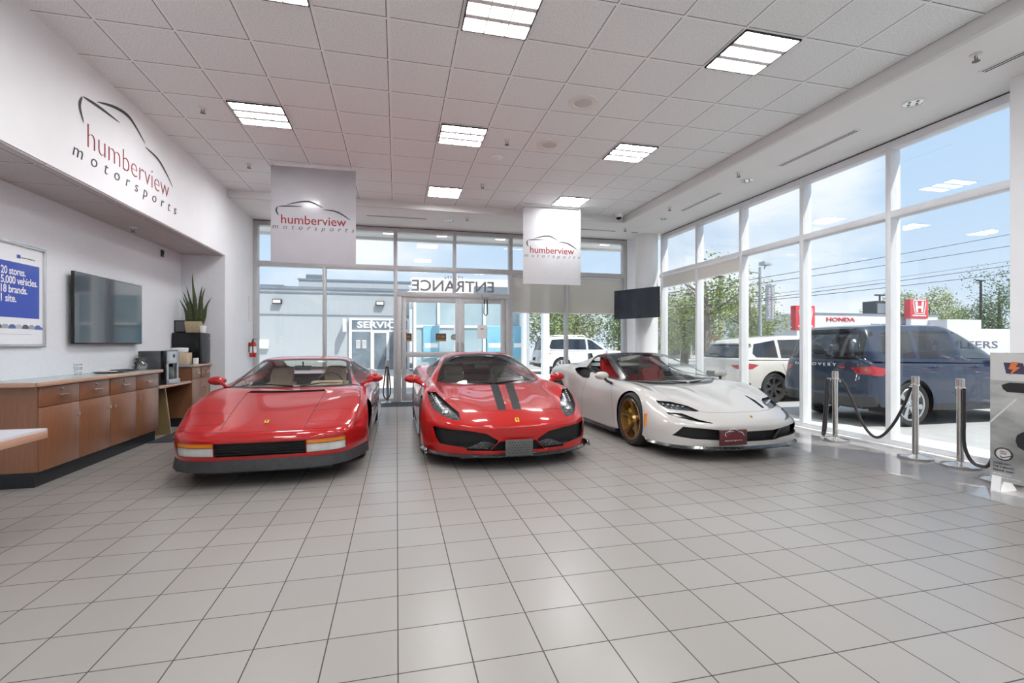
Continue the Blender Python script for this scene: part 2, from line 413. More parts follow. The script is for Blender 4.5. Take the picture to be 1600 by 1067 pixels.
# ================================================================== CAR SHELL TOOLS
def pchip(ys, k):
    """monotone cubic through ys at integer knots, k samples per span"""
    n = len(ys); d = [ys[i + 1] - ys[i] for i in range(n - 1)]; m = [0.] * n
    for i in range(1, n - 1):
        m[i] = 0. if d[i - 1] * d[i] <= 0 else 2 * d[i - 1] * d[i] / (d[i - 1] + d[i])
    m[0] = d[0] if n < 3 else (1.5 * d[0] - .5 * m[1]); m[-1] = d[-1] if n < 3 else (1.5 * d[-1] - .5 * m[-2])
    if m[0] * d[0] < 0: m[0] = 0.
    if m[-1] * d[-1] < 0: m[-1] = 0.
    out = []
    for i in range(n - 1):
        for j in range(k):
            t = j / k; t2 = t * t; t3 = t2 * t
            out.append((2 * t3 - 3 * t2 + 1) * ys[i] + (t3 - 2 * t2 + t) * m[i] + (3 * t2 - 2 * t3) * ys[i + 1] + (t3 - t2) * m[i + 1])
    out.append(ys[-1]); return out
def dense(rows, k):
    a = [list(zip(*[pchip([p[c] for p in r], k) for c in range(3)])) for r in rows]
    cols = []
    for j in range(len(a[0])):
        cols.append(list(zip(*[pchip([a[i][j][c] for i in range(len(a))], k) for c in range(3)])))
    return [[Vector(cols[j][i]) for j in range(len(cols))] for i in range(len(cols[0]))]
def shell(rows, k=6, smooth=2):
    """mirrored surface through a grid of points; first column lies on the centre line"""
    g = dense(rows, k); nt_, ns_ = len(g), len(g[0])
    for _ in range(smooth):
        h = [[p.copy() for p in r] for r in g]
        for i in range(1, nt_ - 1):
            for j in range(0, ns_ - 1):
                l = g[i][j - 1] if j else Vector((-g[i][1].x, g[i][1].y, g[i][1].z))
                h[i][j] = g[i][j] * .5 + (g[i - 1][j] + g[i + 1][j] + l + g[i][j + 1]) * .125
        g = h
    bm = bmesh.new()
    vr = [[bm.verts.new(p) for p in r] for r in g]
    vl = [[vr[i][0] if j == 0 else bm.verts.new((-p.x, p.y, p.z)) for j, p in enumerate(r)] for i, r in enumerate(g)]
    for r in vr: r[0].co.x = 0
    for i in range(nt_ - 1):
        for j in range(ns_ - 1):
            bm.faces.new((vr[i][j], vr[i][j + 1], vr[i + 1][j + 1], vr[i + 1][j]))
            bm.faces.new((vl[i][j], vl[i + 1][j], vl[i + 1][j + 1], vl[i][j + 1]))
    bmesh.ops.remove_doubles(bm, verts=list(bm.verts), dist=1e-5)
    bmesh.ops.dissolve_degenerate(bm, edges=list(bm.edges), dist=1e-6)
    bm.normal_update()
    return bm
AX = {'xz': (0, 2, 1), 'xy': (0, 1, 2), 'yz': (1, 2, 0)}
def inside(p, poly):
    x, y = p; r = False; n = len(poly); j = n - 1
    for i in range(n):
        xi, yi = poly[i]; xj, yj = poly[j]
        if (yi > y) != (yj > y) and x < (xj - xi) * (y - yi) / (yj - yi) + xi: r = not r
        j = i
    return r
def cut(bm, poly, plane='xz', filt=None):
    """slice the surface along a 2D outline and give back the faces inside it"""
    a, b, c = AX[plane]; n = len(poly)
    bx0, bx1 = min(p[0] for p in poly), max(p[0] for p in poly); by0, by1 = min(p[1] for p in poly), max(p[1] for p in poly)
    def near(f):
        us = [v.co[a] for v in f.verts]; ws = [v.co[b] for v in f.verts]
        return max(us) >= bx0 and min(us) <= bx1 and max(ws) >= by0 and min(ws) <= by1
    for i in range(n):
        p, q = Vector(poly[i]), Vector(poly[(i + 1) % n]); d = q - p
        if d.length < 1e-6: continue
        nn = Vector((-d.y, d.x)).normalized(); no = [0, 0, 0]; no[a], no[b] = nn.x, nn.y; co = [0, 0, 0]; co[a], co[b] = p.x, p.y
        x0, x1 = min(p.x, q.x) - .002, max(p.x, q.x) + .002; y0, y1 = min(p.y, q.y) - .002, max(p.y, q.y) + .002
        sel = []
        for f in bm.faces:
            us = [v.co[a] for v in f.verts]
            if max(us) < x0 or min(us) > x1: continue
            ws = [v.co[b] for v in f.verts]
            if max(ws) < y0 or min(ws) > y1: continue
            if filt and not filt(f.calc_center_median(), f.normal): continue
            ds = [(u - p.x) * nn.x + (w_ - p.y) * nn.y for u, w_ in zip(us, ws)]
            if min(ds) < -1e-6 and max(ds) > 1e-6: sel.append(f)
        if sel:
            geom = set(sel)
            for f in sel: geom.update(f.edges); geom.update(f.verts)
            bmesh.ops.bisect_plane(bm, geom=list(geom), dist=1e-5, plane_co=co, plane_no=no)
    res = []
    for f in bm.faces:
        ce = f.calc_center_median()
        if bx0 <= ce[a] <= bx1 and by0 <= ce[b] <= by1 and (not filt or filt(ce, f.normal)) and inside((ce[a], ce[b]), poly): res.append(f)
    return res
def mir(poly): return [(-u, v) for u, v in poly][::-1]
def band(pts, w):
    """outline of a line of width w along pts"""
    P = [Vector(p) for p in pts]; L, Q = [], []
    for i, p in enumerate(P):
        d = (P[min(i + 1, len(P) - 1)] - P[max(i - 1, 0)]).normalized(); n = Vector((-d.y, d.x)) * w / 2
        L.append(tuple(p + n)); Q.append(tuple(p - n))
    return L + Q[::-1]
class Shell:
    """a body surface whose regions become paint patterns, flush parts, openings or recesses"""
    def __init__(s, bm, paint): s.bm = bm; s.slots = [paint]
    def slot(s, m):
        if m not in s.slots: s.slots.append(m)
        return s.slots.index(m)
    def paint(s, poly, m, plane='xz', filt=None, both=True):
        for pl in ([poly, mir(poly)] if both and plane != 'yz' else [poly]):
            fs = cut(s.bm, pl, plane, filt); i = s.slot(m)
            for f in fs: f.material_index = i
    def remove(s, poly, plane='xz', filt=None, both=True):
        for pl in ([poly, mir(poly)] if both and plane != 'yz' else [poly]):
            fs = cut(s.bm, pl, plane, filt)
            bmesh.ops.delete(s.bm, geom=fs, context='FACES')
    def part(s, poly, name, m, parent, plane='xz', filt=None, push=None, rim=None, both=True, thick=0.):
        out = []
        for pl in ([poly, mir(poly)] if both and plane != 'yz' else [poly]):
            fs = cut(s.bm, pl, plane, filt)
            for g in ([f for f in fs if f.calc_center_median().x < 0], [f for f in fs if f.calc_center_median().x >= 0]) if plane == 'yz' else (fs,):
                if g:
                    sg = 1 if g[0].calc_center_median().x < 0 else -1
                    out.append(s.lift(g, name, m, parent, (push[0] * sg, push[1], push[2]) if push and plane == 'yz' else push, rim))
        return out
    def lift(s, fs, name, m, parent, push=None, rim=None):
        nb = bmesh.new(); vm = {}
        pv = Vector(push) if push else Vector((0, 0, 0))
        def V(v):
            if v not in vm: vm[v] = nb.verts.new(v.co + pv)
            return vm[v]
        S = set(fs)
        for f in fs: nb.faces.new([V(v) for v in f.verts])
        if push:
            om = {}
            def O(v):
                if v not in om: om[v] = nb.verts.new(v.co)
                return om[v]
            for f in fs:
                for e in f.edges:
                    if sum(1 for q in e.link_faces if q in S) == 1:
                        q = nb.faces.new((O(e.verts[0]), O(e.verts[1]), vm[e.verts[1]], vm[e.verts[0]])); q.material_index = 1 if rim else 0
        bmesh.ops.delete(s.bm, geom=list(fs), context='FACES')
        bmesh.ops.recalc_face_normals(nb, faces=list(nb.faces))
        me = bpy.data.meshes.new(name); nb.to_mesh(me); nb.free(); me.materials.append(m)
        if rim: me.materials.append(rim)
        o = bpy.data.objects.new(name, me); COL.objects.link(o); o.parent = parent; finish(o, True, 40)
        return o
    def build(s, name, parent, angle=60):
        me = bpy.data.meshes.new(name); s.bm.to_mesh(me); s.bm.free()
        for m in s.slots: me.materials.append(m)
        o = bpy.data.objects.new(name, me); COL.objects.link(o); o.parent = parent; finish(o, True, angle); return o
def circle(cx, cy, r, n=40, a0=0, a1=2 * PI): return [(cx + r * math.cos(a0 + (a1 - a0) * k / n), cy + r * math.sin(a0 + (a1 - a0) * k / n)) for k in range(n)]
def arches(sh, axles, parent, r, x0, M):
    for y, z, rr in axles:
        fs = cut(sh.bm, circle(y, z, rr), 'yz', lambda c, n: abs(c.x) > x0 and c.z < z + rr + .02)
        bmesh.ops.delete(sh.bm, geom=fs, context='FACES')
        for sx in (-1, 1):
            b = MB(); K = 24; inn = []; ou = []
            for k in range(K + 1):
                a = -.35 + (PI + .7) * k / K
                yy, zz = y + (rr + .004) * math.cos(a), z + (rr + .004) * math.sin(a)
                inn.append(b.bm.verts.new((sx * (x0 - .1), yy, zz))); ou.append(b.bm.verts.new((sx * M(y, a), yy, zz)))
            for k in range(K): b.bm.faces.new((inn[k], inn[k + 1], ou[k + 1], ou[k]))
            b.bm.faces.new(inn)
            b.build('wheel_arch_liner', M_black, parent)
M_rubber = noisy('tyre_rubber', (.018, .018, .018), (.03, .03, .03), 40., .75)
M_disc = noisy('brake_disc_metal', (.30, .30, .30), (.2, .2, .2), 60., .4, metal=.9)
def wheel(parent, x, y, r, w, rimr, rim_m, kind, side, caliper=None):
    """tyre mesh as the part; rim, disc and caliper as its sub-parts. side=+1 faces +x"""
    b = MB(); h = w / 2
    prof = [(rimr, -h + .01), (rimr + .015, -h), (r - .03, -h - .006), (r - .008, -h + .02), (r, -h + .045), (r, -.055), (r - .008, -.05), (r - .008, -.044), (r, -.04), (r, .04), (r - .008, .044), (r - .008, .05), (r, .055), (r, h - .045), (r - .008, h - .02), (r - .03, h + .006), (rimr + .015, h), (rimr, h - .01), (rimr - .01, 0)]
    prof.append(prof[0])
    b.lathe(prof, (0, 0, 0), 48, 'x', caps=False)
    t = b.build('wheel', M_rubber, parent, angle=30); t.location = (x, y, r)
    b = MB(); s = side
    b.lathe([(rimr, -h * s * .9), (rimr, s * (h - .02)), (rimr + .012, s * (h - .004)), (rimr + .008, s * h), (rimr - .014, s * (h - .006)), (rimr - .02, s * (h - .03)), (rimr - .028, -h * s * .85)], (0, 0, 0), 48, 'x', caps=False)
    n = {'star': 5, 'ten': 10, 'five': 5, 'suv': 7}[kind]
    for k in range(n):
        a = 2 * PI * k / n + PI / 2
        def P(rr, off, xx): return Vector((s * xx, rr * math.cos(a) - off * math.sin(a), rr * math.sin(a) + off * math.cos(a)))
        if kind == 'ten': segs = [(.04, .016, h - .04), (rimr * .6, .014, h - .045), (rimr - .01, .022, h - .02)]
        elif kind == 'star': segs = [(.05, .05, h - .05), (rimr * .55, .042, h - .035), (rimr - .01, .058, h - .015)]
        elif kind == 'five': segs = [(.03, .03, h - .075), (rimr * .5, .028, h - .05), (rimr * .8, .036, h - .025), (rimr - .008, .075, h - .012)]
        else: segs = [(.04, .03, h - .04), (rimr * .6, .03, h - .035), (rimr - .01, .05, h - .02)]
        fr = []; bk = []
        for rr, wd, xx in segs:
            fr.append((b.bm.verts.new(P(rr, -wd, xx)), b.bm.verts.new(P(rr, -wd * .35, xx + .008)), b.bm.verts.new(P(rr, wd * .35, xx + .008)), b.bm.verts.new(P(rr, wd, xx))))
            bk.append((b.bm.verts.new(P(rr, -wd * .8, xx - .035)), b.bm.verts.new(P(rr, wd * .8, xx - .035))))
        for i in range(len(segs) - 1):
            for q in range(3): b.bm.faces.new((fr[i][q], fr[i][q + 1], fr[i + 1][q + 1], fr[i + 1][q]))
            b.bm.faces.new((fr[i][0], fr[i + 1][0], bk[i + 1][0], bk[i][0])); b.bm.faces.new((fr[i][3], bk[i][1], bk[i + 1][1], fr[i + 1][3]))
            b.bm.faces.new((bk[i][0], bk[i + 1][0], bk[i + 1][1], bk[i][1]))
    b.lathe([(.0, s * (h - .03)), (.03, s * (h - .03)), (.045, s * (h - .045)), (.06, s * (h - .07)), (.06, s * (h - .1))], (0, 0, 0), 20, 'x')
    b.build('rim', rim_m, t, angle=30)
    b = MB(); b.lathe([(0, s * (h - .12)), (rimr * .8, s * (h - .12)), (rimr * .8, s * (h - .15)), (0, s * (h - .15))], (0, 0, 0), 36, 'x'); b.build('brake_disc', M_disc, t)
    if caliper:
        b = MB(); b.prism([(rimr * .5 * math.cos(a), rimr * .5 * math.sin(a)) for a in (-.6, -.2, .2, .6)] + [(rimr * .88 * math.cos(a), rimr * .88 * math.sin(a)) for a in (.6, .2, -.2, -.6)], s * (h - .16), s * (h - .09), 'yz', bev=.006)
        b.build('brake_caliper', caliper, t)
    return t
def soft(b, x0, x1, y0, y1, z0, z1, bev=.04, m=None): return b.box(x0, x1, y0, y1, z0, z1, bev=bev, m=m, seg=3)
def seat(parent, x, y, z, h, m, m2, w=.50):
    """bucket seat facing -y (front)"""
    b = MB()
    prof = [(-.26, .0), (-.28, .07), (-.2, .12), (.12, .07), (.22, .12), (.33, h * .55), (.42, h * .86), (.46, h), (.56, h), (.56, h * .8), (.45, .3), (.32, .0)]
    b.prism([(y + p, z + q) for p, q in prof], x - w * .30, x + w * .30, 'yz', bev=.03)
    for sx in (-1, 1):
        b.prism([(y + p, z + q) for p, q in ((-.24, .0), (-.25, .1), (-.05, .14), (.12, .15), (.25, h * .5), (.34, h * .72), (.48, h * .76), (.46, .3), (.3, .0))], x + sx * w * .31 - .045, x + sx * w * .31 + .045, 'yz', bev=.03)
    o = b.build('seat', m, parent)
    b = MB(); soft(b, x - w * .24, x + w * .24, y + .40, y + .55, z + h * .82, z + h * 1.05, .04); b.build('headrest', m2, o)
    return o
def steering(parent, x, y, z, m, r=.17):
    b = MB(); pts = [(x + r * math.cos(2 * PI * k / 28), y + r * .35 * math.sin(2 * PI * k / 28), z + r * .93 * math.sin(2 * PI * k / 28)) for k in range(28)]
    b.tube(pts, .014, 8, closed=True)
    b.box(x - r, x + r, y - .02, y + .015, z - .03, z + .02, bev=.01); b.tube([(x, y, z), (x, y - .25, z - .1)], .03)
    return b.build('steering_wheel', m, parent)
def pod(parent, c, sx, L, H, D, m, arm, arm_r=.016, arm_m=None, name='side_mirror'):
    b = MB()
    b.ball(c, 1., sub=3, sc=(L / 2, D / 2, H / 2))
    for v in b.bm.verts:
        if v.co.y > c[1] + D * .12: v.co.y = c[1] + D * .12
    o = b.build(name, m, parent)
    b = MB(); b.tube(arm, arm_r, 8); b.build('mirror_arm', arm_m or m, o)
    b = MB(); b.lathe([(0, 0), (1, 0)], (0, 0, 0), 24, 'y')
    for v in b.bm.verts: v.co = Vector((c[0] + v.co.x * L * .40, c[1] + D * .125, c[2] + v.co.z * H * .40))
    b.build('mirror_glass', M_chrome, o)
    return o
M_yellow = mat('badge_yellow', (.72, .50, .03), .35, coat=.5)
HORSE = [(-.1, .42), (.02, .36), (.1, .2), (.2, .12), (.32, .22), (.26, .04), (.12, -.02), (.1, -.14), (.22, -.22), (.2, -.42), (.12, -.42), (.12, -.26), (.0, -.2), (-.06, -.42), (-.14, -.42), (-.1, -.18), (-.12, .0), (-.3, .04), (-.34, -.06), (-.24, .12), (-.12, .16), (-.2, .32)]
def badge(parent, c, w, h, tilt):
    """yellow upright badge with a small black prancing mark, leaning back by tilt"""
    M = Matrix.Translation(Vector(c)) @ Matrix.Rotation(-tilt, 4, 'X')
    b = MB(); bm = bmesh.new(); bmesh.ops.create_cube(bm, size=1)
    for v in bm.verts: v.co = Vector((v.co.x * w, v.co.y * .006, v.co.z * h))
    bmesh.ops.bevel(bm, geom=list(bm.edges), offset=.002, segments=1, affect='EDGES'); b.merge(bm, None, M)
    o = b.build('badge', M_yellow, parent)
    b = MB(); b.prism([(u * w, v * h) for u, v in HORSE], -.0045, -.003, 'xz')
    b.bm.transform(M); b.build('badge_mark', M_black, o)
    return o
# ------------------------------------------------------------------ body tables (x, y, z), front axle at y = 0, nose towards -y
TR_BODY = [
 [(0,-1.065,.265),(.35,-1.055,.265),(.60,-1.0,.265),(.72,-.90,.265),(.80,-.76,.265),(.85,-.62,.265),(.89,-.48,.26),(.905,-.36,.24)],
 [(0,-1.085,.34),(.35,-1.075,.34),(.60,-1.02,.34),(.73,-.92,.34),(.81,-.77,.34),(.87,-.61,.33),(.905,-.47,.30),(.91,-.36,.23)],
 [(0,-1.095,.435),(.35,-1.085,.435),(.60,-1.03,.435),(.74,-.92,.435),(.82,-.76,.43),(.88,-.60,.41),(.91,-.45,.34),(.915,-.36,.22)],
 [(0,-1.08,.475),(.35,-1.07,.475),(.61,-1.015,.475),(.75,-.905,.475),(.83,-.72,.465),(.89,-.56,.43),(.915,-.43,.34),(.917,-.36,.2)],
 [(0,-1.05,.505),(.35,-1.04,.505),(.61,-.98,.505),(.755,-.86,.505),(.835,-.66,.49),(.90,-.50,.44),(.92,-.41,.33),(.92,-.36,.2)],
 [(0,-.95,.54),(.36,-.94,.54),(.63,-.87,.54),(.775,-.75,.54),(.85,-.57,.52),(.905,-.45,.45),(.922,-.39,.33),(.92,-.36,.19)],
 [(0,-.70,.60),(.38,-.69,.60),(.66,-.62,.605),(.80,-.52,.605),(.875,-.42,.56),(.915,-.37,.45),(.925,-.36,.32),(.92,-.36,.18)],
 [(0,-.35,.670),(.40,-.35,.675),(.70,-.33,.685),(.825,-.30,.68),(.90,-.25,.61),(.928,-.22,.50),(.928,-.2,.34),(.915,-.2,.17)],
 [(0,0,.732),(.40,0,.74),(.71,0,.755),(.83,0,.742),(.905,0,.66),(.935,0,.53),(.932,0,.35),(.915,0,.17)],
 [(0,.33,.79),(.40,.36,.80),(.70,.40,.805),(.835,.4,.785),(.912,.4,.70),(.94,.4,.55),(.932,.4,.36),(.90,.4,.15)],
 [(0,.9,.80),(.40,.9,.80),(.70,.9,.80),(.845,.9,.795),(.925,.9,.71),(.95,.9,.55),(.94,.9,.36),(.91,.9,.15)],
 [(0,1.7,.82),(.40,1.7,.82),(.72,1.7,.82),(.88,1.7,.825),(.965,1.7,.73),(.98,1.7,.55),(.972,1.7,.36),(.94,1.7,.15)],
 [(0,2.5,.90),(.40,2.5,.90),(.72,2.5,.905),(.90,2.5,.875),(.98,2.5,.76),(.988,2.5,.56),(.98,2.5,.36),(.95,2.5,.17)],
 [(0,3.1,.89),(.40,3.1,.89),(.72,3.1,.89),(.88,3.1,.86),(.965,3.1,.75),(.98,3.1,.55),(.975,3.1,.36),(.94,3.1,.2)],
 [(0,3.36,.87),(.40,3.36,.87),(.72,3.35,.87),(.87,3.33,.84),(.95,3.3,.73),(.965,3.28,.55),(.96,3.28,.36),(.93,3.28,.25)],
 [(0,3.42,.80),(.40,3.42,.80),(.70,3.41,.80),(.84,3.40,.77),(.91,3.38,.68),(.92,3.37,.52),(.91,3.36,.4),(.88,3.35,.3)],
 [(0,3.41,.32),(.40,3.41,.32),(.68,3.40,.32),(.80,3.39,.32),(.85,3.38,.32),(.87,3.36,.31),(.88,3.35,.3),(.87,3.34,.28)]]
TR_TOP = [
 [(0,.33,.795),(.38,.36,.80),(.655,.43,.808),(.715,.47,.812),(.80,.50,.795)],
 [(0,.60,.885),(.365,.62,.88),(.64,.68,.875),(.695,.71,.86),(.835,.72,.795)],
 [(0,.95,1.0),(.345,.97,.995),(.605,1.03,.98),(.65,1.05,.955),(.845,1.0,.795)],
 [(0,1.30,1.098),(.32,1.32,1.092),(.555,1.36,1.075),(.60,1.38,1.045),(.85,1.3,.80)],
 [(0,1.46,1.132),(.32,1.48,1.125),(.55,1.50,1.103),(.60,1.51,1.062),(.855,1.45,.81)],
 [(0,1.8,1.15),(.32,1.8,1.143),(.55,1.8,1.12),(.602,1.8,1.072),(.87,1.75,.825)],
 [(0,2.12,1.125),(.32,2.12,1.118),(.55,2.12,1.095),(.61,2.12,1.055),(.875,2.12,.85)],
 [(0,2.7,1.0),(.34,2.7,1.0),(.58,2.7,.99),(.67,2.7,.95),(.85,2.7,.875)],
 [(0,3.15,.885),(.38,3.15,.89),(.66,3.15,.89),(.74,3.15,.885),(.82,3.15,.865)]]
P_BODY = [
 [(0,-1.06,.165),(.25,-1.06,.165),(.50,-1.0,.165),(.70,-.90,.165),(.83,-.78,.165),(.91,-.64,.165),(.955,-.52,.165),(.965,-.44,.165),(.97,-.38,.155)],
 [(0,-1.09,.31),(.25,-1.085,.31),(.50,-1.03,.31),(.71,-.92,.31),(.845,-.78,.31),(.925,-.62,.31),(.965,-.50,.28),(.975,-.42,.24),(.975,-.37,.17)],
 [(0,-1.10,.44),(.25,-1.095,.44),(.50,-1.04,.445),(.70,-.93,.455),(.84,-.77,.46),(.93,-.60,.44),(.97,-.48,.38),(.98,-.40,.30),(.98,-.36,.20)],
 [(0,-1.06,.495),(.25,-1.05,.495),(.49,-.985,.50),(.685,-.87,.51),(.825,-.72,.515),(.925,-.56,.49),(.97,-.45,.42),(.985,-.38,.33),(.98,-.35,.2)],
 [(0,-.95,.555),(.25,-.94,.555),(.48,-.86,.56),(.67,-.75,.56),(.815,-.62,.575),(.925,-.48,.55),(.972,-.40,.47),(.987,-.36,.36),(.983,-.345,.2)],
 [(0,-.84,.605),(.25,-.82,.60),(.48,-.745,.60),(.66,-.64,.595),(.81,-.52,.63),(.925,-.40,.605),(.975,-.35,.51),(.99,-.34,.38),(.985,-.34,.2)],
 [(0,-.48,.672),(.25,-.46,.662),(.47,-.43,.668),(.65,-.36,.665),(.81,-.29,.725),(.925,-.23,.69),(.98,-.21,.55),(.993,-.2,.4),(.985,-.2,.19)],
 [(0,0,.738),(.25,0,.725),(.46,0,.733),(.65,0,.725),(.80,0,.795),(.915,0,.755),(.975,0,.60),(.99,0,.42),(.98,0,.19)],
 [(0,.36,.785),(.25,.37,.782),(.46,.4,.785),(.66,.42,.785),(.795,.42,.818),(.90,.42,.77),(.955,.42,.62),(.96,.42,.42),(.95,.42,.17)],
 [(0,.9,.80),(.25,.9,.80),(.46,.9,.80),(.68,.9,.81),(.79,.9,.825),(.88,.9,.76),(.93,.9,.60),(.95,.9,.4),(.95,.9,.15)],
 [(0,1.5,.82),(.25,1.5,.82),(.46,1.5,.82),(.70,1.5,.835),(.82,1.5,.845),(.90,1.5,.74),(.935,1.5,.6),(.96,1.5,.4),(.965,1.5,.15)],
 [(0,2.0,.90),(.25,2.0,.90),(.46,2.0,.90),(.68,2.0,.91),(.86,2.0,.905),(.955,2.0,.79),(.975,2.0,.62),(.98,2.0,.4),(.97,2.0,.16)],
 [(0,2.6,.97),(.25,2.6,.97),(.46,2.6,.97),(.66,2.6,.965),(.87,2.6,.95),(.985,2.6,.84),(.995,2.6,.62),(.995,2.6,.4),(.98,2.6,.18)],
 [(0,3.15,.94),(.25,3.15,.94),(.46,3.15,.94),(.66,3.15,.93),(.84,3.15,.91),(.95,3.12,.80),(.97,3.1,.6),(.97,3.1,.4),(.95,3.1,.22)],
 [(0,3.46,.89),(.25,3.46,.89),(.46,3.45,.89),(.64,3.42,.88),(.79,3.36,.85),(.89,3.3,.74),(.91,3.28,.58),(.91,3.28,.42),(.89,3.27,.28)],
 [(0,3.48,.32),(.25,3.48,.32),(.46,3.46,.32),(.62,3.43,.32),(.74,3.38,.32),(.82,3.32,.31),(.85,3.29,.3),(.86,3.28,.29),(.86,3.27,.27)]]
P_TOP = [
 [(0,.33,.782),(.40,.40,.783),(.72,.60,.785),(.78,.66,.79),(.83,.74,.80)],
 [(0,.55,.875),(.385,.60,.87),(.69,.76,.86),(.748,.80,.85),(.825,.84,.81)],
 [(0,.80,.975),(.37,.85,.97),(.65,.96,.95),(.705,.99,.93),(.82,.98,.825)],
 [(0,1.10,1.085),(.345,1.15,1.077),(.585,1.24,1.05),(.64,1.27,1.025),(.815,1.2,.83)],
 [(0,1.38,1.165),(.31,1.41,1.155),(.53,1.46,1.115),(.588,1.48,1.085),(.81,1.45,.845)],
 [(0,1.65,1.204),(.30,1.66,1.192),(.51,1.70,1.148),(.575,1.72,1.11),(.80,1.75,.88)],
 [(0,2.05,1.19),(.30,2.05,1.17),(.49,2.05,1.12),(.555,2.05,1.08),(.77,2.05,.925)],
 [(0,2.65,1.08),(.30,2.65,1.07),(.48,2.65,1.03),(.54,2.65,1.0),(.70,2.65,.96)],
 [(0,3.25,.94),(.30,3.25,.94),(.50,3.25,.93),(.60,3.25,.925),(.70,3.25,.915)]]
S_BODY = [
 [(0,-1.10,.168),(.25,-1.09,.168),(.50,-1.03,.168),(.72,-.93,.168),(.85,-.80,.168),(.92,-.66,.168),(.955,-.54,.165),(.965,-.46,.16),(.965,-.39,.155)],
 [(0,-1.12,.29),(.25,-1.11,.29),(.50,-1.05,.29),(.725,-.94,.29),(.855,-.80,.29),(.928,-.645,.28),(.962,-.52,.25),(.972,-.44,.22),(.972,-.385,.175)],
 [(0,-1.125,.385),(.25,-1.115,.385),(.50,-1.055,.39),(.72,-.935,.39),(.85,-.79,.385),(.932,-.62,.36),(.968,-.49,.31),(.977,-.42,.25),(.976,-.38,.18)],
 [(0,-1.085,.445),(.25,-1.075,.445),(.50,-1.005,.45),(.71,-.87,.46),(.84,-.72,.46),(.93,-.56,.43),(.97,-.46,.37),(.98,-.40,.30),(.98,-.37,.2)],
 [(0,-1.0,.49),(.25,-.985,.49),(.49,-.91,.495),(.70,-.78,.505),(.83,-.64,.51),(.93,-.50,.48),(.973,-.425,.40),(.984,-.385,.32),(.982,-.365,.2)],
 [(0,-.88,.53),(.25,-.86,.53),(.48,-.79,.54),(.685,-.66,.55),(.825,-.53,.565),(.932,-.43,.53),(.977,-.385,.44),(.987,-.365,.34),(.983,-.36,.2)],
 [(0,-.62,.575),(.22,-.60,.60),(.47,-.55,.61),(.67,-.45,.625),(.82,-.36,.66),(.936,-.31,.605),(.98,-.3,.48),(.99,-.3,.36),(.985,-.3,.19)],
 [(0,-.25,.64),(.21,-.24,.682),(.45,-.2,.69),(.66,-.15,.705),(.825,-.1,.755),(.942,-.06,.70),(.985,-.05,.56),(.99,-.05,.4),(.98,-.05,.19)],
 [(0,.08,.715),(.22,.1,.745),(.45,.12,.75),(.66,.2,.765),(.815,.25,.792),(.935,.25,.73),(.975,.25,.57),(.98,.25,.4),(.965,.25,.17)],
 [(0,.30,.765),(.25,.34,.77),(.45,.40,.775),(.68,.5,.795),(.80,.5,.80),(.91,.5,.735),(.955,.5,.58),(.95,.5,.4),(.94,.5,.15)],
 [(0,1.0,.80),(.25,1.0,.80),(.45,1.0,.80),(.68,1.0,.805),(.80,1.0,.81),(.875,1.0,.73),(.925,1.0,.58),(.945,1.0,.4),(.945,1.0,.14)],
 [(0,1.5,.84),(.25,1.5,.84),(.45,1.5,.84),(.66,1.5,.855),(.80,1.5,.855),(.89,1.5,.75),(.93,1.5,.58),(.955,1.5,.4),(.955,1.5,.14)],
 [(0,2.0,.95),(.25,2.0,.95),(.45,2.0,.95),(.64,2.0,.955),(.85,2.0,.94),(.95,2.0,.83),(.97,2.0,.62),(.975,2.0,.4),(.965,2.0,.15)],
 [(0,2.6,.98),(.25,2.6,.98),(.45,2.6,.98),(.64,2.6,.97),(.86,2.6,.945),(.975,2.6,.845),(.985,2.6,.62),(.985,2.6,.4),(.975,2.6,.18)],
 [(0,3.15,.93),(.25,3.15,.93),(.45,3.15,.93),(.64,3.15,.92),(.83,3.13,.90),(.94,3.1,.80),(.965,3.08,.6),(.965,3.08,.4),(.945,3.08,.22)],
 [(0,3.48,.90),(.25,3.48,.90),(.45,3.46,.90),(.62,3.43,.89),(.77,3.36,.86),(.87,3.28,.75),(.90,3.26,.58),(.90,3.26,.42),(.88,3.25,.28)],
 [(0,3.47,.32),(.25,3.47,.32),(.45,3.45,.32),(.60,3.42,.32),(.72,3.36,.32),(.80,3.3,.31),(.84,3.27,.3),(.85,3.26,.29),(.85,3.25,.27)]]
S_TOP = [
 [(0,.18,.768),(.40,.24,.772),(.69,.46,.785),(.745,.51,.795),(.80,.60,.80)],
 [(0,.40,.86),(.385,.45,.857),(.675,.62,.855),(.727,.66,.845),(.80,.70,.81)],
 [(0,.68,.965),(.37,.73,.96),(.64,.86,.945),(.69,.89,.925),(.80,.88,.82)],
 [(0,1.0,1.07),(.34,1.05,1.062),(.58,1.15,1.04),(.635,1.18,1.015),(.79,1.12,.835)],
 [(0,1.28,1.145),(.31,1.31,1.138),(.525,1.37,1.112),(.572,1.39,1.085),(.785,1.35,.85)],
 [(0,1.52,1.182),(.30,1.53,1.176),(.515,1.56,1.152),(.565,1.58,1.125),(.78,1.6,.88)],
 [(0,1.9,1.172),(.30,1.9,1.166),(.50,1.9,1.145),(.555,1.9,1.12),(.77,1.9,.94)],
 [(0,2.5,1.05),(.30,2.5,1.045),(.46,2.5,1.01),(.54,2.5,.995),(.72,2.5,.97)],
 [(0,3.15,.935),(.30,3.15,.935),(.50,3.15,.93),(.58,3.15,.925),(.68,3.15,.915)]]
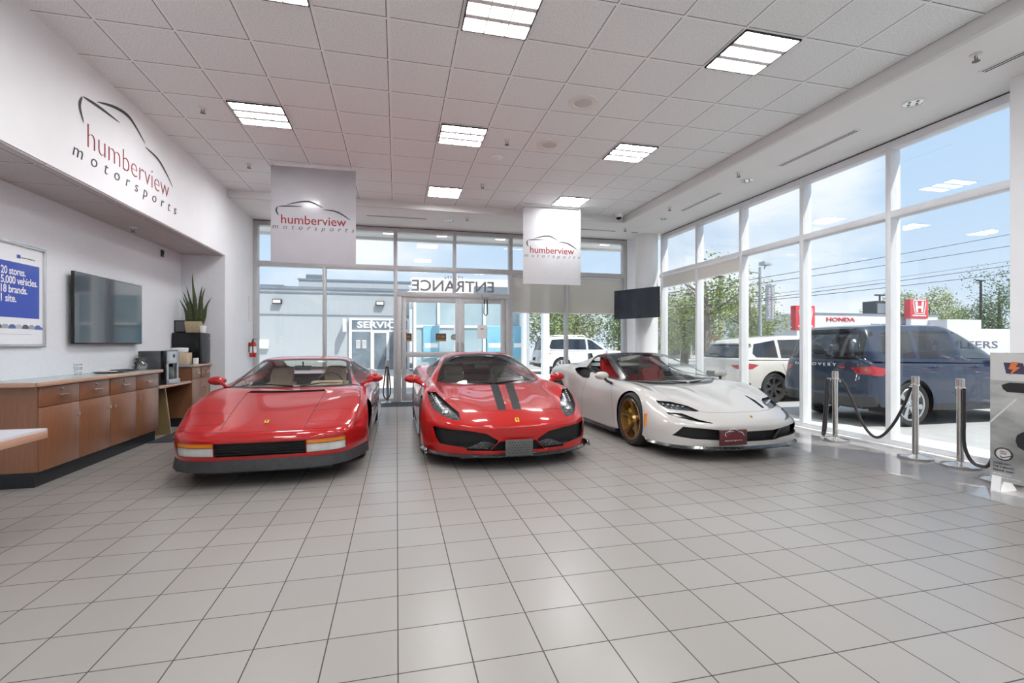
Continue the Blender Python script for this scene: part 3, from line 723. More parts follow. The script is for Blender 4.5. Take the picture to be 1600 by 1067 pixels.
# ================================================================== SHOWROOM CARS
def paint(name, col, col2, rough=.28, flake=0.):
    m = mat(name, col, rough, spec=.12, coat=1., coatr=.015, metal=flake)
    nt, N, L, b = nodes(m)
    tc = add(nt, 'ShaderNodeTexCoord'); n = add(nt, 'ShaderNodeTexNoise'); n.inputs['Scale'].default_value = 900; L.new(tc.outputs['Object'], n.inputs['Vector'])
    L.new(mixc(nt, n.outputs['Fac'], col, col2), b.inputs['Base Color'])
    return m
M_red = paint('rosso_paint', (.40, .010, .011), (.35, .008, .009))
M_red2 = paint('deep_red_paint', (.43, .010, .009), (.37, .008, .007))
M_pearl = paint('pearl_white_paint', (.52, .495, .465), (.48, .46, .435))
M_stripe = noisy('matte_black_film', (.010, .010, .010), (.016, .016, .016), 80., .5, spec=.25)
M_bgloss = mat('gloss_black', (.006, .006, .007), .22, spec=.35, coat=.15)
M_carbon = noisy('carbon_fibre', (.012, .012, .013), (.035, .035, .036), 120., .22, coat=.8)
M_mesh = noisy('grille_mesh', (.006, .006, .006), (.02, .02, .02), 200., .6)
M_gap = mat('panel_gap', (.02, .004, .004), .8)
M_gapw = mat('panel_gap_grey', (.10, .10, .10), .8)
M_cglass = glassy('car_glass', (.88, .90, .87), .05, 0., .45)
M_cglass2 = glassy('tinted_car_glass', (.68, .72, .67), .09, 0., .5)
M_lens = glassy('lamp_lens', (.9, .92, .93), .12, .02, .6)
M_amber = mat('amber_lens', (.80, .26, .012), .25, coat=.7)
M_clear = noisy('clear_lamp', (.62, .62, .60), (.48, .48, .47), 9., .15, coat=.8, stretch=(1.5, 1, .3))
M_bezel = noisy('lamp_bezel', (.03, .03, .033), (.16, .17, .18), 22., .25, metal=.6)
M_tan = noisy('tan_leather', (.42, .32, .23), (.36, .27, .19), 30., .55)
M_redl = noisy('red_leather', (.50, .02, .02), (.42, .015, .015), 30., .5)
M_greyl = noisy('haze_grey_leather', (.13, .13, .11), (.10, .10, .09), 30., .6)  # lightened to stand in for ceiling haze on the windscreen
M_dash = noisy('haze_grey_dash', (.10, .10, .09), (.08, .08, .07), 30., .6)  # dash colour also carries the reflected ceiling haze
M_dark = noisy('charcoal_trim', (.025, .025, .027), (.04, .04, .042), 20., .6)
M_silver = mat('silver_alloy', (.55, .55, .56), .25, metal=.9)
M_gold = mat('bronze_gold_alloy', (.42, .27, .12), .28, metal=.9)
M_darkrim = mat('dark_alloy', (.10, .10, .11), .3, metal=.7)
M_capy = mat('yellow_caliper', (.75, .45, .02), .4)
FRONT = lambda y: (lambda c, n: c.y < y)
def frontlip(parent, name, m, plan, z0, z1, flare, t=.02, z0e=None):
    """strip under the nose that follows the plan outline, kicked out by flare at its lower edge"""
    b = MB(); P = [Vector(p) for p in plan]; P = [Vector((-p.x, p.y)) for p in P[:0:-1]] + P; n = len(P)
    rings = []
    for i, p in enumerate(P):
        d = (P[min(i + 1, n - 1)] - P[max(i - 1, 0)]).normalized(); o = Vector((d.y, -d.x))
        q = p + o * flare; s = p - o * t; s2 = q - o * (t + flare)
        rings.append([b.bm.verts.new((p.x, p.y, z1)), b.bm.verts.new((q.x, q.y, z0 + .012)), b.bm.verts.new((q.x, q.y, z0)), b.bm.verts.new((s2.x, s2.y, z0)), b.bm.verts.new((s.x, s.y, z1))])
    for A, B in zip(rings, rings[1:]):
        for k in range(5): b.bm.faces.new((A[k], A[(k + 1) % 5], B[(k + 1) % 5], B[k]))
    b.bm.faces.new(rings[0]); b.bm.faces.new(rings[-1][::-1])
    return b.build(name, m, parent, angle=30)
def interior(parent, m_seat, m_seat2, m_dash, y0, y1, zd, wheel_x, hw=.64, seats_y=1.2, sh=.78, m_tub=None):
    b = MB(); b.box(-hw, hw, y0, y1, .16, .24); b.box(-hw - .03, -hw, y0, y1, .16, .76); b.box(hw, hw + .03, y0, y1, .16, .76); b.box(-hw, hw, y1 - .05, y1, .16, .80); b.box(-.11, .11, y0 + .2, y1, .2, .46, bev=.03)
    b.build('cabin_tub', m_tub or M_dark, parent)
    b = MB(); b.prism([(y0 - .15, zd - .06), (y0 + .02, zd - .005), (y0 + .25, zd), (y0 + .36, zd - .03), (y0 + .38, zd - .16), (y0 + .2, zd - .3), (y0 - .15, zd - .3)], -hw, hw, 'yz', bev=.015)
    b.prism([(y0 + .1, zd - .02), (y0 + .2, zd + .05), (y0 + .38, zd + .045), (y0 + .4, zd - .05)], wheel_x - .2, wheel_x + .2, 'yz', bev=.02)
    b.build('dashboard', m_dash, parent)
    for x in (-.37, .37): seat(parent, x, seats_y, .22, sh, m_seat, m_seat2)
    steering(parent, wheel_x, y0 + .52, zd - .02, M_dark)
    b = MB(); b.box(-.11, .11, y0 + .62, y0 + .645, zd + .17, zd + .235, bev=.012); b.tube([(0, y0 + .63, zd + .23), (0, y0 + .60, zd + .29)], .01); b.build('rear_view_mirror', M_dark, parent)
def under(parent, hw, y0, y1, axles, m=None):
    b = MB(); b.box(-hw * .62, hw * .62, y0, y1, .11, .24)
    ys = sorted([y0, y1] + [a - .42 for a in axles] + [a + .42 for a in axles])
    b.box(-hw * .48, hw * .48, y0 + .02, y0 + .3, .14, .22)
    for k in range(2, len(ys), 2): b.box(-hw * .93, hw * .93, ys[k], ys[k + 1], .12, .22) if ys[k + 1] > ys[k] else None
    b.build('underbody', m or M_black, parent)
def wipers(parent, lines, m=None):
    for p in lines:
        b = MB(); b.tube(p, [.011] + [.008] * (len(p) - 2) + [.004], 6); b.build('wiper', m or M_black, parent)

# ------------------------------------------------------------------ 1980s wedge car
t = thing('sports_car', 'red 1980s wedge sports car with black grille band, amber lamps and side strakes', 'car', (-1.235, 5.88, 0), R(1.0))
sh = Shell(shell(TR_BODY), M_red)
F = FRONT(-.3)
sh.remove([(-.64, .50), (.64, .50), (.64, 2.10), (-.64, 2.10)], 'xy', lambda c, n: c.z > .7, both=False)
grille = sh.part([(-.385, .30), (.385, .30), (.385, .425), (-.385, .425)], 'grille', M_mesh, t, 'xz', F, (0, .05, 0), M_black, both=False)[0]
b = MB()
for k in range(5): b.box(-.385, .385, -1.055, -1.04, .315 + k * .024, .321 + k * .024)
b.build('grille_slats', M_black, grille)
for pl in ([(.392, .305), (.73, .305), (.73, .385), (.392, .385)], ):
    sh.part(pl, 'headlamp', M_clear, t, 'xz', F, (0, .012, 0), M_bgloss)
sh.part([(.392, .389), (.73, .389), (.73, .425), (.392, .425)], 'turn_signal', M_amber, t, 'xz', F, (0, .012, 0), M_bgloss)
sh.paint([(.94, .40), (.985, .40), (.985, .43), (.94, .43)], M_amber, 'xz', lambda c, n: abs(c.y + .1) < 0, both=True)
top = lambda c, n: n.z > .3 and c.z > .48
for ln in ([(0, -1.035), (.35, -1.025), (.60, -.968), (.748, -.85)], [(.36, -.98), (.40, -.30), (.42, .12)], [(.385, -.56), (.80, -.50)], [(.37, -.86), (.765, -.78)], [(.80, -.78), (.828, -.3), (.80, .28), (.74, .46)], [(0, .15), (.42, .15)]):
    sh.paint(band(ln, .007), M_gap, 'xy', top)
sh.part([(-.42, .12), (.42, .12), (.40, .20), (-.40, .20)], 'hood_vent', M_black, t, 'xy', top, (0, .0, -.05), M_black, both=False)
for k in range(5):
    z = .30 + k * .085
    sh.part([(.95 - k * .012, z), (2.1, z + .01), (2.12, z + .055), (.95 - k * .012, z + .04)], 'side_strake', M_black, t, 'yz', lambda c, n: abs(c.x) > .6, None)
sh.paint(band([(.62, .24), (.55, .45), (.60, .78)], .008), M_gap, 'yz', lambda c, n: abs(c.x) > .6 and c.z < .79)
arches(sh, [(0, .315, .355), (2.55, .335, .375)], t, .355, .62, lambda y, a: .885 if y < 1 else .945)
sh.build('body', t)
sh = Shell(shell(TR_TOP), M_red)
FW = lambda c, n: c.y < 1.55 and n.y < -.05
sh.paint([(-.70, .80), (.70, .80), (.582, 1.075), (.5, 1.103), (0, 1.112), (-.5, 1.103), (-.582, 1.075)], M_black, 'xz', FW, both=False)
sh.part([(-.655, .818), (0, .808), (.655, .818), (.553, 1.065), (.48, 1.088), (0, 1.098), (-.48, 1.088), (-.553, 1.065)], 'windscreen', M_cglass, t, 'xz', FW, both=False)
SD = lambda c, n: abs(c.x) > .5 and abs(n.x) > .3
sh.paint([(.58, .81), (1.36, 1.062), (2.05, 1.067), (2.22, .86), (1.2, .80)], M_black, 'yz', SD)
sh.part([(.70, .835), (1.38, 1.045), (1.62, 1.052), (1.62, .83), (1.2, .815)], 'side_window', M_cglass, t, 'yz', SD)
sh.part([(1.67, .83), (1.67, 1.052), (2.02, 1.05), (2.14, .87)], 'quarter_window', M_cglass, t, 'yz', SD)
sh.remove([(-.47, 2.16), (.47, 2.16), (.52, 2.98), (-.52, 2.98)], 'xy', lambda c, n: c.z > .8, both=False)
sh.build('roof', t)
b = MB(); b.prism([(-.52, .90), (.52, .90), (.47, 1.095), (-.47, 1.095)], 2.13, 2.136, 'xz'); b.build('rear_window', M_cglass, t)
frontlip(t, 'front_spoiler', M_dark, [(0, -1.068), (.35, -1.058), (.60, -1.003), (.72, -.903), (.80, -.763), (.85, -.62), (.89, -.48), (.905, -.37)], .163, .268, .022)
under(t, .95, -.9, 3.3, (0, 2.55))
interior(t, M_tan, M_tan, M_tan, .58, 2.1, .79, .36, seats_y=1.28, sh=.74)
wipers(t, [[(.02, .34, .815), (-.25, .44, .83), (-.56, .48, .825)], [(.10, .34, .815), (.34, .42, .845), (.58, .52, .83)]])
pod(t, (-.915, .74, .868), -1, .21, .11, .12, M_red, [(-.77, .60, .80), (-.82, .66, .83), (-.88, .72, .86)], [.018, .02, .034])
pod(t, (.965, .74, .872), 1, .21, .11, .12, M_red, [(.79, .60, .80), (.86, .66, .83), (.94, .72, .86)], [.018, .02, .034])
badge(t, (.0, -.846, .578), .038, .052, R(68))
for sx in (-1, 1):
    wheel(t, sx * .76, 0, .315, .225, .215, M_silver, 'star', sx)
    wheel(t, sx * .83, 2.55, .325, .255, .215, M_silver, 'star', sx)
b = MB(); b.prism([(-.7, .86), (.7, .86), (.72, .87), (-.72, .87)], 3.38, 3.41, 'xz'); b.build('tail_trim', M_black, t)

# ------------------------------------------------------------------ middle red car with black stripes
t = thing('sports_car', 'red sports car with two black hood stripes and a perforated grey front plate', 'car', (1.253, 5.98, 0), R(-.3))
sh = Shell(shell(P_BODY), M_red2)
sh.remove([(-.66, .62), (.66, .62), (.66, 2.0), (-.66, 2.0)], 'xy', lambda c, n: c.z > .7, both=False)
top = lambda c, n: n.z > .2 and c.z > .5
sh.paint([(-.03, .38), (.084, .38), (-.076, -.845), (-.169, -.84)], M_stripe, 'xy', top, both=False)
sh.paint([(.178, .38), (.295, .38), (.096, -.85), (-.002, -.85)], M_stripe, 'xy', top, both=False)
F = lambda c, n: c.y < .12 and n.y < .2
LIN = [(.895, .752), (.882, .66), (.85, .59), (.775, .545), (.68, .515), (.592, .51), (.588, .575), (.66, .625), (.735, .69), (.80, .752)]
for hl in sh.part(LIN, 'headlight', M_bezel, t, 'xz', F, (0, .05, -.02), M_black):
    sx = 1 if hl.data.vertices[0].co.x > 0 else -1
    b = MB()
    for x, y, z, r in ((.715, -.63, .556, .04),): b.ball((sx * x, y, z), r, sub=2); b.lathe([(r + .008, -.02), (r + .012, .0), (r, .01)], (sx * x, y, z), 20, 'y')
    b.build('projector', M_chrome, hl)
    for k in range(7):
        b = MB(); b.box(sx * (.80 + k * .009) - .006, sx * (.80 + k * .009) + .006, -.49 + k * .055, -.475 + k * .055, .632 + k * .018, .645 + k * .018, bev=.002); b.build('running_light', mat('running_lamp', (.85, .87, .9), .2), hl)
DUCT = lambda c, n: c.y < -.3 and n.z > .2
sh.paint(band([(0, -.868), (.2, -.862), (.40, -.815), (.555, -.755), (.585, -.77)], .011), M_gap, 'xy', DUCT)
sh.paint(band([(.55, -.72), (.62, -.40), (.60, -.05), (.52, .35)], .005), M_gap, 'xy', top)
sh.paint(band([(0, .345), (.3, .352), (.52, .365), (.66, .37)], .012), M_gap, 'xy', top)
sh.part([(-.30, .20), (.30, .20), (.20, .30), (-.20, .30)], 'lower_grille', M_mesh, t, 'xz', FRONT(-.6), (0, .06, 0), M_black, both=False)
sh.part([(.865, .435), (.72, .428), (.52, .418), (.34, .388), (.215, .315), (.225, .285), (.30, .205), (.53, .205), (.54, .235), (.80, .262), (.84, .32)], 'front_intake', M_mesh, t, 'xz', FRONT(-.6), (0, .07, 0), M_carbon)
for sx in (-1, 1):
    b = MB(); b.prism([(sx * .545, .232), (sx * .27, .205), (sx * .235, .27), (sx * .36, .30)], -1.02, -.99, 'xz', bev=.004); b.build('intake_fin', M_carbon, t)
sh.part([(.915, .80), (1.0, .74), (1.0, .87), (.93, .895)], 'rear_intake', M_black, t, 'xz', lambda c, n: 1.5 < c.y < 2.45, (0, .08, 0), M_black)
arches(sh, [(0, .33, .365), (2.65, .345, .38)], t, .365, .66, lambda y, a: .93 if y < 1 else .955)
sh.build('body', t)
sh = Shell(shell(P_TOP), M_red2)
FW = lambda c, n: c.y < 1.75 and n.y < -.03 and c.z > .775
WS = [(.735, .786), (.665, .94), (.592, 1.055), (.54, 1.105), (.45, 1.142), (.25, 1.168)]
WS2 = [(.715, .798), (.645, .94), (.572, 1.05), (.52, 1.095), (.44, 1.13), (.25, 1.153)]
sh.paint([(0, .77)] + WS + [(0, 1.178)] + [(-x, z) for x, z in WS[::-1]], M_bgloss, 'xz', FW, both=False)
sh.part([(0, .797)] + WS2 + [(0, 1.163)] + [(-x, z) for x, z in WS2[::-1]], 'windscreen', M_cglass2, t, 'xz', FW, both=False)
SD = lambda c, n: abs(c.x) > .48 and abs(n.x) > .25
sh.part([(.90, .845), (1.27, 1.0), (1.5, 1.065), (1.72, 1.085), (2.0, 1.06), (2.2, .97), (1.9, .90), (1.4, .86)], 'side_window', M_cglass2, t, 'yz', SD)
sh.part([(-.44, 2.12), (.44, 2.12), (.40, 2.95), (-.40, 2.95)], 'engine_cover_glass', M_bgloss, t, 'xy', lambda c, n: c.z > .9, both=False)
sh.build('roof', t)
frontlip(t, 'front_splitter', M_carbon, [(0, -1.075), (.25, -1.072), (.50, -1.012), (.70, -.912), (.83, -.79), (.91, -.65), (.955, -.53), (.968, -.45)], .138, .168, .03)
for sx in (-1, 1):
    b = MB(); b.prism([(-.75, .14), (-.50, .16), (-.50, .19), (-.70, .20)], sx * .925, sx * .96, 'yz', bev=.006); b.build('splitter_winglet', M_carbon, t)
    b = MB(); b.prism([(.42, .11), (2.2, .11), (2.2, .15), (.42, .15)], sx * .88, sx * .985, 'yz', bev=.01); b.build('side_skirt', M_carbon, t)
under(t, .95, -.95, 3.3, (0, 2.65))
interior(t, M_greyl, M_greyl, M_dash, .62, 2.0, .775, .36, hw=.66, seats_y=1.2, sh=.72)
wipers(t, [[(.0, .36, .80), (-.25, .46, .815), (-.60, .62, .82)], [(.05, .36, .80), (.3, .43, .815), (.56, .58, .82)]])
for sx in (-1, 1):
    pod(t, (sx * 1.045, .72, .845), sx, .225, .118, .13, M_red2, [(sx * .885, .66, .755), (sx * .93, .68, .785), (sx * 1.0, .71, .835)], [.03, .03, .045])
    wheel(t, sx * .845, 0, .335, .245, .255, M_darkrim, 'ten', sx, M_capy)
    wheel(t, sx * .83, 2.65, .345, .305, .255, M_darkrim, 'ten', sx, M_capy)
badge(t, (0, -1.04, .517), .042, .055, R(50))
b = MB(); b.box(-.148, .148, -1.145, -1.130, .158, .325, bev=.004); pl = b.build('front_plate', noisy('grey_plate', (.10, .10, .10), (.075, .075, .075), 30., .5), t)
b = MB()
for r_ in range(5):
    for c_ in range(8):
        x = -.105 + c_ * .03 + (r_ % 2) * .015
        if x > .118: continue
        b.lathe([(0, -1.1465), (.0062, -1.1465), (.0062, -1.1440)], (x, 0, .188 + r_ * .027), 8, 'y')
b.build('plate_holes', M_black, pl)
b = MB()
for x in (-.12, .12): b.tube([(x, -1.13, .24), (x, -1.02, .24)], .012)
b.build('plate_bracket', M_black, pl)

# ------------------------------------------------------------------ white hybrid car
t = thing('sports_car', 'pearl white sports car with red seats, gold wheels and a maroon dealer plate', 'car', (3.92, 5.72, 0), R(1.2))
sh = Shell(shell(S_BODY), M_pearl)
sh.remove([(-.66, .62), (.66, .62), (.66, 1.95), (-.66, 1.95)], 'xy', lambda c, n: c.z > .7, both=False)
top = lambda c, n: n.z > .2 and c.z > .48
F = lambda c, n: c.y < -.15 and n.y < .3
for hl in sh.part([(.835, .632), (.67, .617), (.54, .582), (.492, .538), (.54, .533), (.71, .543), (.80, .552), (.828, .575)], 'headlight', M_bezel, t, 'xz', F, (0, .03, -.012), M_black):
    sx = 1 if sum(v.co.x for v in hl.data.vertices) > 0 else -1
    b = MB()
    for k in range(5): b.box(sx * (.60 + k * .045) - .014, sx * (.60 + k * .045) + .014, -.63 + k * .035, -.60 + k * .035, .560 + k * .004, .580 + k * .006, bev=.004)
    b.build('led_modules', M_chrome, hl)
sh.part([(.83, .518), (.70, .513), (.61, .466), (.485, .435), (.50, .43), (.63, .444), (.765, .472), (.825, .495)], 'brake_duct', M_bgloss, t, 'xz', F, (0, .03, 0), M_black)
sh.part([(-.86, .275), (-.775, .385), (-.57, .375), (-.22, .342), (.22, .342), (.57, .375), (.775, .385), (.86, .275), (.70, .255), (.38, .245), (.27, .225), (-.27, .225), (-.38, .245), (-.70, .255)], 'front_intake', M_mesh, t, 'xz', FRONT(-.6), (0, .08, 0), M_black, both=False)
for sx in (-1, 1):
    b = MB(); b.prism([(sx * .40, .365), (sx * .37, .365), (sx * .27, .225), (sx * .30, .225)], -1.08, -1.03, 'xz', bev=.004); b.build('intake_divider', M_carbon, t)
sh.paint(band([(0, -.90), (.25, -.885), (.44, -.835), (.50, -.79)], .008), M_gapw, 'xy', top)
sh.paint(band([(.50, -.79), (.62, -.45), (.60, -.05), (.50, .32)], .005), M_gapw, 'xy', top)
sh.part([(.385, -.79), (.43, -.79), (.50, -.55), (.515, -.38), (.49, -.38), (.45, -.55)], 'hood_slot', M_black, t, 'xy', top, (0, .0, -.03), M_black, both=False)
sh.paint(band([(.48, .22), (.52, .45), (.60, .76)], .006), M_gapw, 'yz', lambda c, n: abs(c.x) > .6 and c.z < .79)
sh.paint(band([(1.55, .76), (1.62, .45), (1.55, .2)], .006), M_gapw, 'yz', lambda c, n: abs(c.x) > .6 and c.z < .79)
sh.part([(2.0, .90), (1.93, .932), (1.62, .925), (1.49, .80), (1.50, .768), (1.66, .772), (1.84, .825)], 'side_intake', M_black, t, 'yz', lambda c, n: abs(c.x) > .66, (.09, .03, 0), M_black)
arches(sh, [(0, .34, .372), (2.65, .35, .385)], t, .372, .66, lambda y, a: .93 if y < 1 else .945)
sh.paint([(-.46, .40), (-.40, .40), (-.40, .47), (-.46, .47)], M_amber, 'yz', lambda c, n: False)
sh.build('body', t)
sh = Shell(shell(S_TOP), M_pearl)
sh.paint([(0, .7), (1.78, .7), (1.84, .98), (1.90, 1.10), (2.05, 1.3), (0, 1.3)], M_bgloss, 'yz')
FW = lambda c, n: c.y < 1.6 and n.y < -.03 and c.z > .765
WS = [(.69, .80), (.625, .93), (.562, 1.035), (.515, 1.08), (.43, 1.11), (.25, 1.135)]
sh.part([(0, .783)] + WS + [(0, 1.145)] + [(-x, z) for x, z in WS[::-1]], 'windscreen', M_cglass, t, 'xz', FW, both=False)
SD = lambda c, n: abs(c.x) > .5 and abs(n.x) > .25
sh.remove([(.66, .828), (.95, .925), (1.20, 1.012), (1.42, 1.078), (1.62, 1.105), (1.80, 1.10), (1.86, 1.04), (1.80, .95), (1.4, .865)], 'yz', SD)
sh.part([(-.42, 1.98), (.42, 1.98), (.38, 2.8), (-.38, 2.8)], 'engine_cover_glass', M_cglass2, t, 'xy', lambda c, n: c.z > .9, both=False)
sh.build('roof', t)
frontlip(t, 'front_splitter', M_carbon, [(0, -1.115), (.25, -1.107), (.50, -1.045), (.72, -.943), (.85, -.81), (.92, -.67), (.955, -.55), (.968, -.45)], .138, .172, .022)
for sx in (-1, 1):
    b = MB(); b.prism([(.42, .10), (2.2, .10), (2.2, .15), (.42, .145)], sx * .86, sx * .975, 'yz', bev=.01); b.build('side_skirt', M_carbon, t)
under(t, .95, -1.0, 3.3, (0, 2.65))
interior(t, M_redl, M_redl, M_dark, .60, 1.95, .775, .36, hw=.66, seats_y=1.30, sh=.90, m_tub=M_redl)
wipers(t, [[(.10, .22, .785), (.3, .28, .80), (.58, .46, .82)], [(.04, .22, .785), (-.2, .28, .80), (-.52, .40, .81)]])
for sx in (-1, 1):
    pod(t, (sx * 1.01, .74, .865), sx, .215, .12, .12, M_pearl, [(sx * .90, .62, .755), (sx * .955, .68, .79), (sx * .99, .73, .84)], .02, M_bgloss)
    wheel(t, sx * .84, 0, .345, .255, .258, M_gold, 'five', sx, M_capy)
    wheel(t, sx * .82, 2.65, .35, .315, .258, M_gold, 'five', sx, M_capy)
    b = MB(); b.box(sx * .962, sx * .985, -.43, -.405, .33, .47, bev=.006); b.build('side_marker', M_amber, t)
badge(t, (.03, -1.02, .482), .034, .046, R(42))
b = MB(); b.prism([(2.95, .95), (3.2, .94), (3.24, 1.13), (3.12, 1.14)], -.13, -.09, 'yz', bev=.006); b.build('rear_fin', M_bgloss, t)
M_maroon = mat('maroon_plate', (.075, .008, .014), .35, coat=.5)
pc = -.33
b = MB(); b.box(pc - .178, pc + .178, -1.165, -1.150, .205, .375, bev=.005); pl = b.build('dealer_plate', M_maroon, t)
b = MB(); b.tube([(pc, -1.15, .29), (pc + .02, -.99, .29)], .02); b.tube([(pc - .1, -1.15, .30), (pc - .08, -.97, .30)], .012); b.build('plate_bracket', M_black, pl)
EMB = [([(-.36, .00), (-.40, .08), (-.38, .17)], .02), ([(-.37, .18), (-.2, .205), (.02, .20)], .024), ([(-.26, .21), (-.08, .31), (.06, .31), (.22, .22)], .028), ([(.22, .18), (.40, .15), (.52, -.01)], .024)]
def logo(parent, w, P3, m_line, m_red, m_black, c, face, mirror=False, ext=.0008, red_off=0.):
    """swoosh over the two lines of lettering; c = centre point, w = overall width"""
    b = MB(); emblem_strokes(b, [([(u * w, v * w) for u, v in pts], k * w) for pts, k in EMB], P3); e = b.build('emblem', m_line, parent, smooth=False)
    ax = {'-y': Vector((1, 0, 0)), '+x': Vector((0, 1, 0))}[face]; up = Vector((0, 0, 1)); c = Vector(c)
    text('lettering_name', 'humberview', w * .205, m_red, parent, c + up * (.035 * w), face, ext, 0, 1.0, red_off * w, 'CENTER', sx=.86)
    text('lettering_line', 'motorsports', w * .105, m_black, parent, c - up * (.115 * w), face, ext, .25, 2.05, 0, 'CENTER', sx=.74)
M_wht = mat('white_lettering', (.85, .85, .84), .5)
M_redink = mat('red_lettering', (.27, .008, .010), .5)
M_blkink = mat('black_lettering', (.03, .03, .035), .5)
logo(pl, .27, lambda u, v: (pc + u, -1.1665, .305 + v), M_wht, M_redink, M_wht, (pc, -1.1665, .292), '-y')
# ================================================================== CEILING FIXTURES
M_lamp = mat('lamp_diffuser', (.9, .9, .9), .5, emit=(.975, .985, 1), es=25.)
M_louv = mat('louver_white', (.70, .70, .69), .4)
def troffer(x, y, label):
    t = thing('ceiling_light', label, 'ceiling light', (x, y, ZC), 0, 'square ceiling lights'); s = .295
    b = MB()
    for q in ((-s, -s + .012, -s, s), (s - .012, s, -s, s), (-s, s, -s, -s + .012), (-s, s, s - .012, s)): b.box(*q, -.016, 0)
    b.build('frame', M_gasket, t)
    bx('diffuser', M_lamp, (-s + .01, s - .01, -s + .01, s - .01, -.006, -.002), t)
    b = MB()
    for k in (-1, 1):
        b.box(k * .095 - .006, k * .095 + .006, -s + .012, s - .012, -.015, -.007)
        b.box(-s + .012, s - .012, k * .095 - .026, k * .095 + .026, -.014, -.007)
    b.build('louver', M_louv, t)
    return t
LAB = {(.846, 3.90): 'square louvred ceiling light cut by the top edge, above the middle red car',
       (3.29, 3.90): 'square louvred ceiling light at upper right, nearest the window soffit',
       (-.987, 3.90): 'sliver of a square ceiling light at the top edge, left of centre',
       (-1.597, 6.344): 'square louvred ceiling light at left, in front of the larger hanging sign',
       (.846, 6.344): 'square louvred ceiling light in the middle of the ceiling, second row',
       (3.29, 6.344): 'square louvred ceiling light right of the round ceiling speakers',
       (.846, 8.785): 'small far ceiling light just right of the larger hanging sign',
       (3.29, 8.785): 'small far ceiling light directly above the right hanging sign',
       (-1.597, 8.785): 'square ceiling light hidden behind the larger hanging sign'}
for x in (-1.597, .846, 3.29):
    for y in (8.785, 6.344, 3.90, 1.456, -.988, -3.43):
        if x < 0 and y == 3.90: x_ = -.987
        else: x_ = x
        troffer(x_, y, LAB.get((x_, y), 'square louvred ceiling light behind the viewer'))
def speaker(x, y, label, cone):
    t = thing('ceiling_speaker', label, 'ceiling speaker', (x, y, ZC), group='round ceiling speakers')
    b = MB(); b.lathe([(.175, 0), (.17, -.012), (.115, -.018), (.105, -.008), (.105, 0)], n=36); b.build('trim_ring', mat('speaker_ring', (.80, .77, .73), .5), t)
    b = MB(); b.lathe([(0, -.006), (.105, -.006)], n=36, caps=False); b.build('grille', noisy('speaker_grille', cone, tuple(c * .7 for c in cone), 180, .6), t)
speaker(2.08, 5.14, 'round ceiling speaker nearest the viewer, in a ceiling tile right of centre', (.74, .72, .70))
speaker(2.06, 6.34, 'second round ceiling speaker, greyer and one row farther back', (.56, .56, .53))
t = thing('smoke_detector', 'small round white smoke detector on ceiling tile', 'smoke detector', (1.45, 6.94, ZC))
b = MB(); b.lathe([(.075, 0), (.075, -.02), (.06, -.03), (.035, -.042), (0, -.045)], n=24); b.build('housing', M_white, t)
M_brass = mat('sprinkler_metal', (.16, .12, .11), .4, metal=.7)
def sprinkler(x, y, z, label):
    t = thing('ceiling_sprinkler', label, 'sprinkler', (x, y, z), group='ceiling sprinklers')
    b = MB(); b.lathe([(.045, 0), (.045, -.006), (.012, -.01), (.010, -.03)], n=16); b.build('escutcheon', mat('sprinkler_cap', (.75, .73, .72), .4), t)
    b = MB()
    for s in (-1, 1): b.tube([(s * .004, 0, -.01), (s * .018, 0, -.035), (s * .004, 0, -.06)], .005, 6)
    b.lathe([(0, -.06), (.03, -.062), (.03, -.066), (0, -.066)], n=12); b.build('head', M_brass, t)
for x, y, z, l in ((-2.213, 6.30, ZC, 'sprinkler on the tiled ceiling, left of the left row light'), (-2.216, 8.11, ZC, 'sprinkler on the tiled ceiling just left of the larger hanging sign'),
                   (1.458, 6.34, ZC, 'sprinkler right of the middle row light in the ceiling'), (1.451, 8.20, ZC, 'sprinkler right of the far middle ceiling light'),
                   (5.144, 3.246, ZS, 'sprinkler on the window soffit near the top right corner'), (5.139, 6.357, ZS, 'sprinkler on the window soffit beside the second recessed downlight'),
                   (5.139, 8.28, ZS, 'sprinkler on the window soffit, third from the near end'), (5.096, 10.04, ZS, 'sprinkler in the corner of the soffit near the dome camera'),
                   (1.435, 9.95, ZS, 'sprinkler on the back soffit above the entrance'), (-3.429, 7.397, 2.885, 'sprinkler under the low alcove ceiling above the wall television')):
    sprinkler(x, y, z, l)
M_refl = mat('downlight_reflector', (.75, .75, .74), .12, metal=.8)
def downlight(x, y, label):
    t = thing('downlight', label, 'downlight', (x, y, ZS), group='recessed soffit downlights')
    b = MB(); b.lathe([(.115, 0), (.112, -.008), (.095, -.010), (.09, -.002)], n=32, caps=False); b.build('trim_ring', M_white, t)
    b = MB(); b.lathe([(.09, -.004), (.05, -.003), (0, -.0025)], n=24, caps=False); b.build('reflector', M_refl, t)
    b = MB()
    for k in range(4): b.ball((.05 * math.cos(k * PI / 2), .05 * math.sin(k * PI / 2), -.006), .016, sc=(1, 1, .4), sub=1)
    b.build('lamp', mat('downlight_lamp', (.3, .28, .27), .3), t)
for x, y, l in ((5.514, 4.064, 'recessed downlight in the window soffit, nearest the viewer'), (5.511, 6.624, 'recessed downlight in the window soffit, second from the near end'),
                (5.481, 9.08, 'recessed downlight in the window soffit, third from the near end'), (5.478, 10.335, 'recessed downlight at the far corner of the soffit'), (1.111, 10.296, 'recessed downlight on the back soffit above the entrance doors')):
    downlight(x, y, l)
